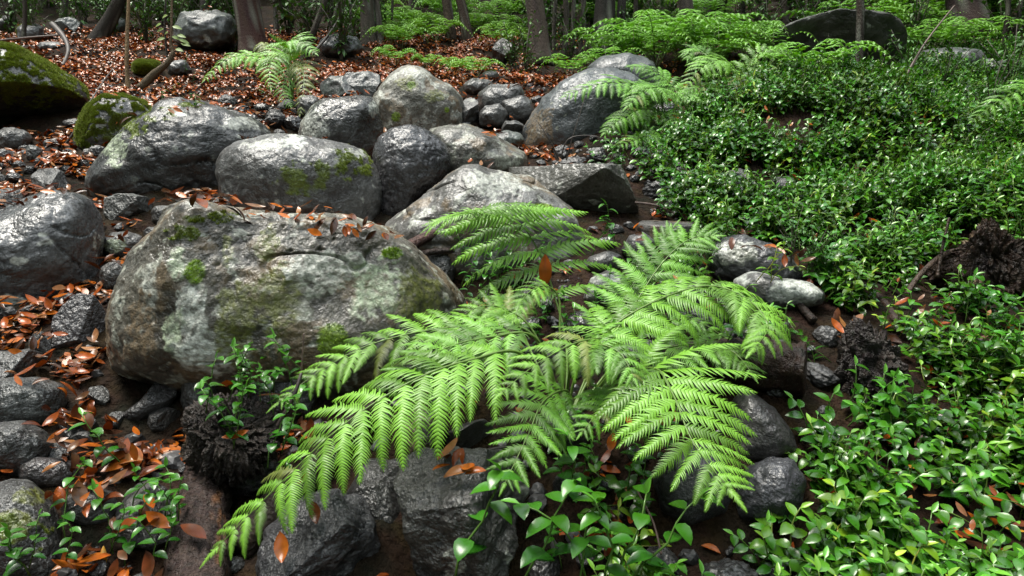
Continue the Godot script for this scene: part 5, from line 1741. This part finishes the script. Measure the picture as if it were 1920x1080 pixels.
# -------------------------------------------------------------------- twigs, roots, gravel
func build_twigs() -> void:
	var dark := Color(0.035, 0.026, 0.022)
	for t in [
		["bare dark twig bent over beside the small mossy boulder", [[100, 302, 3.6], [137, 250, 3.62], [156, 212, 3.7], [190, 158, 4.2], [212, 128, 4.6]], 0.008, 0.003],
		["thin bare twig standing up from the flat slab", [[1062, 300, 3.05], [1076, 250, 3.0], [1098, 180, 3.0]], 0.004, 0.002],
		["forked bare twig leaning from the slab's leaves", [[1048, 300, 3.05], [1030, 262, 3.0], [1008, 228, 3.0]], 0.005, 0.002],
		["twig crossing in front of the bluish boulder", [[1052, 296, 3.05], [1065, 262, 3.0], [1100, 254, 3.0], [1140, 262, 3.0]], 0.004, 0.002],
		["pinkish brown twig lying over the rocks into the orange leaves", [[52, 665, 1.93], [85, 690, 1.86], [108, 722, 1.8], [125, 745, 1.76]], 0.004, 0.003],
		["brown upright twig with small leaves before the lichen blotched boulder", [[560, 760, 1.62], [566, 690, 1.6], [570, 625, 1.6]], 0.003, 0.002],
		["dark root-like stick rising through the ground cover sprigs", [[520, 800, 1.5], [550, 745, 1.5], [565, 700, 1.52]], 0.006, 0.004],
		["dead twig lying across the leaf filled hollow", [[810, 868, 1.5], [880, 852, 1.5], [950, 838, 1.52]], 0.007, 0.005],
		["thin stick leaning under the large bright frond", [[1240, 1040, 1.3], [1225, 980, 1.34], [1195, 920, 1.38]], 0.003, 0.002],
		["pale broken twig at the foot of the covered bank", [[1190, 380, 2.75], [1230, 385, 2.75], [1265, 400, 2.72]], 0.006, 0.004],
		["fallen stick on the leafy slope below the large grey rock", [[0, 76, 5.6], [60, 70, 5.6], [110, 66, 5.7]], 0.012, 0.008],
		["crooked root on the leafy slope", [[98, 45, 6.2], [120, 70, 6.0], [128, 95, 5.8], [118, 122, 5.5]], 0.03, 0.012],
		["slanting bare branch among the upper saplings", [[1700, 140, 4.4], [1735, 80, 4.5], [1790, 10, 4.6]], 0.01, 0.005],
		["leaning dark branch in the undergrowth behind the leafy slope", [[590, 96, 5.8], [620, 60, 5.9], [656, 0, 6.0]], 0.014, 0.008],
		["stick lying over stones by the wedge of dark stone", [[130, 892, 1.5], [165, 878, 1.52], [200, 868, 1.54]], 0.004, 0.003],
		["bundle of thin dead stalks beside the broken log", [[400, 905, 1.45], [412, 945, 1.4], [420, 975, 1.38]], 0.003, 0.002],
	]:
		var pts := []
		for q in t[1]:
			pts.append(P(q[0], q[1], q[2]))
		log_piece("twig", t[0], "twig", pts, t[2], t[3], dark if rng.randf() < 0.6 else Color(0.07, 0.045, 0.035), M.twig, 0.0, 6)
	# gravel of dark lava stones in the bed
	var g := Builder.new()
	var sph := ico(1)
	for k in range(0, sph[1].size(), 3):
		for e in 3:
			var d: Vector3 = sph[0][sph[1][k + e]]
			g.vert(d * (1.0 + 0.5 * broad.get_noise_3dv(d * 2.3)) + Vector3.ONE * (0.0004 * (k % 7)), Color.WHITE)
		g.tri(k, k + 1, k + 2)
	var gm := g.mesh()
	var spots := []
	var cols := []
	for k in 9000:
		var s := 0.9 + 4.4 * rng.randf()
		var x := rng.randf_range(-0.8 * s - 0.2, 0.22 * s + 0.35)
		if on_rock(x, -s):
			continue
		if s > 3.6 and fine.get_noise_2d(x * 2.0, s * 2.0) < 0.0:
			continue
		var sc := 0.005 + 0.022 * pow(rng.randf(), 2.5)
		spots.append(Transform3D(Basis.from_euler(Vector3(rng.randf() * TAU, rng.randf() * TAU, 0)).scaled_local(Vector3(sc, sc * rng.randf_range(0.5, 0.9), sc * rng.randf_range(0.6, 1.2))), Vector3(x, top(x, -s) + sc * 0.2, -s)))
		var v := rng.randf_range(0.02, 0.07)
		cols.append(Color(v, v * 0.97, v * 0.97))
	var o := scatter("gravel", gm, M.rough_plain, spots, cols)
	tag(o, "dark lava gravel filling the gaps of the stream bed", "gravel", "", "stuff")
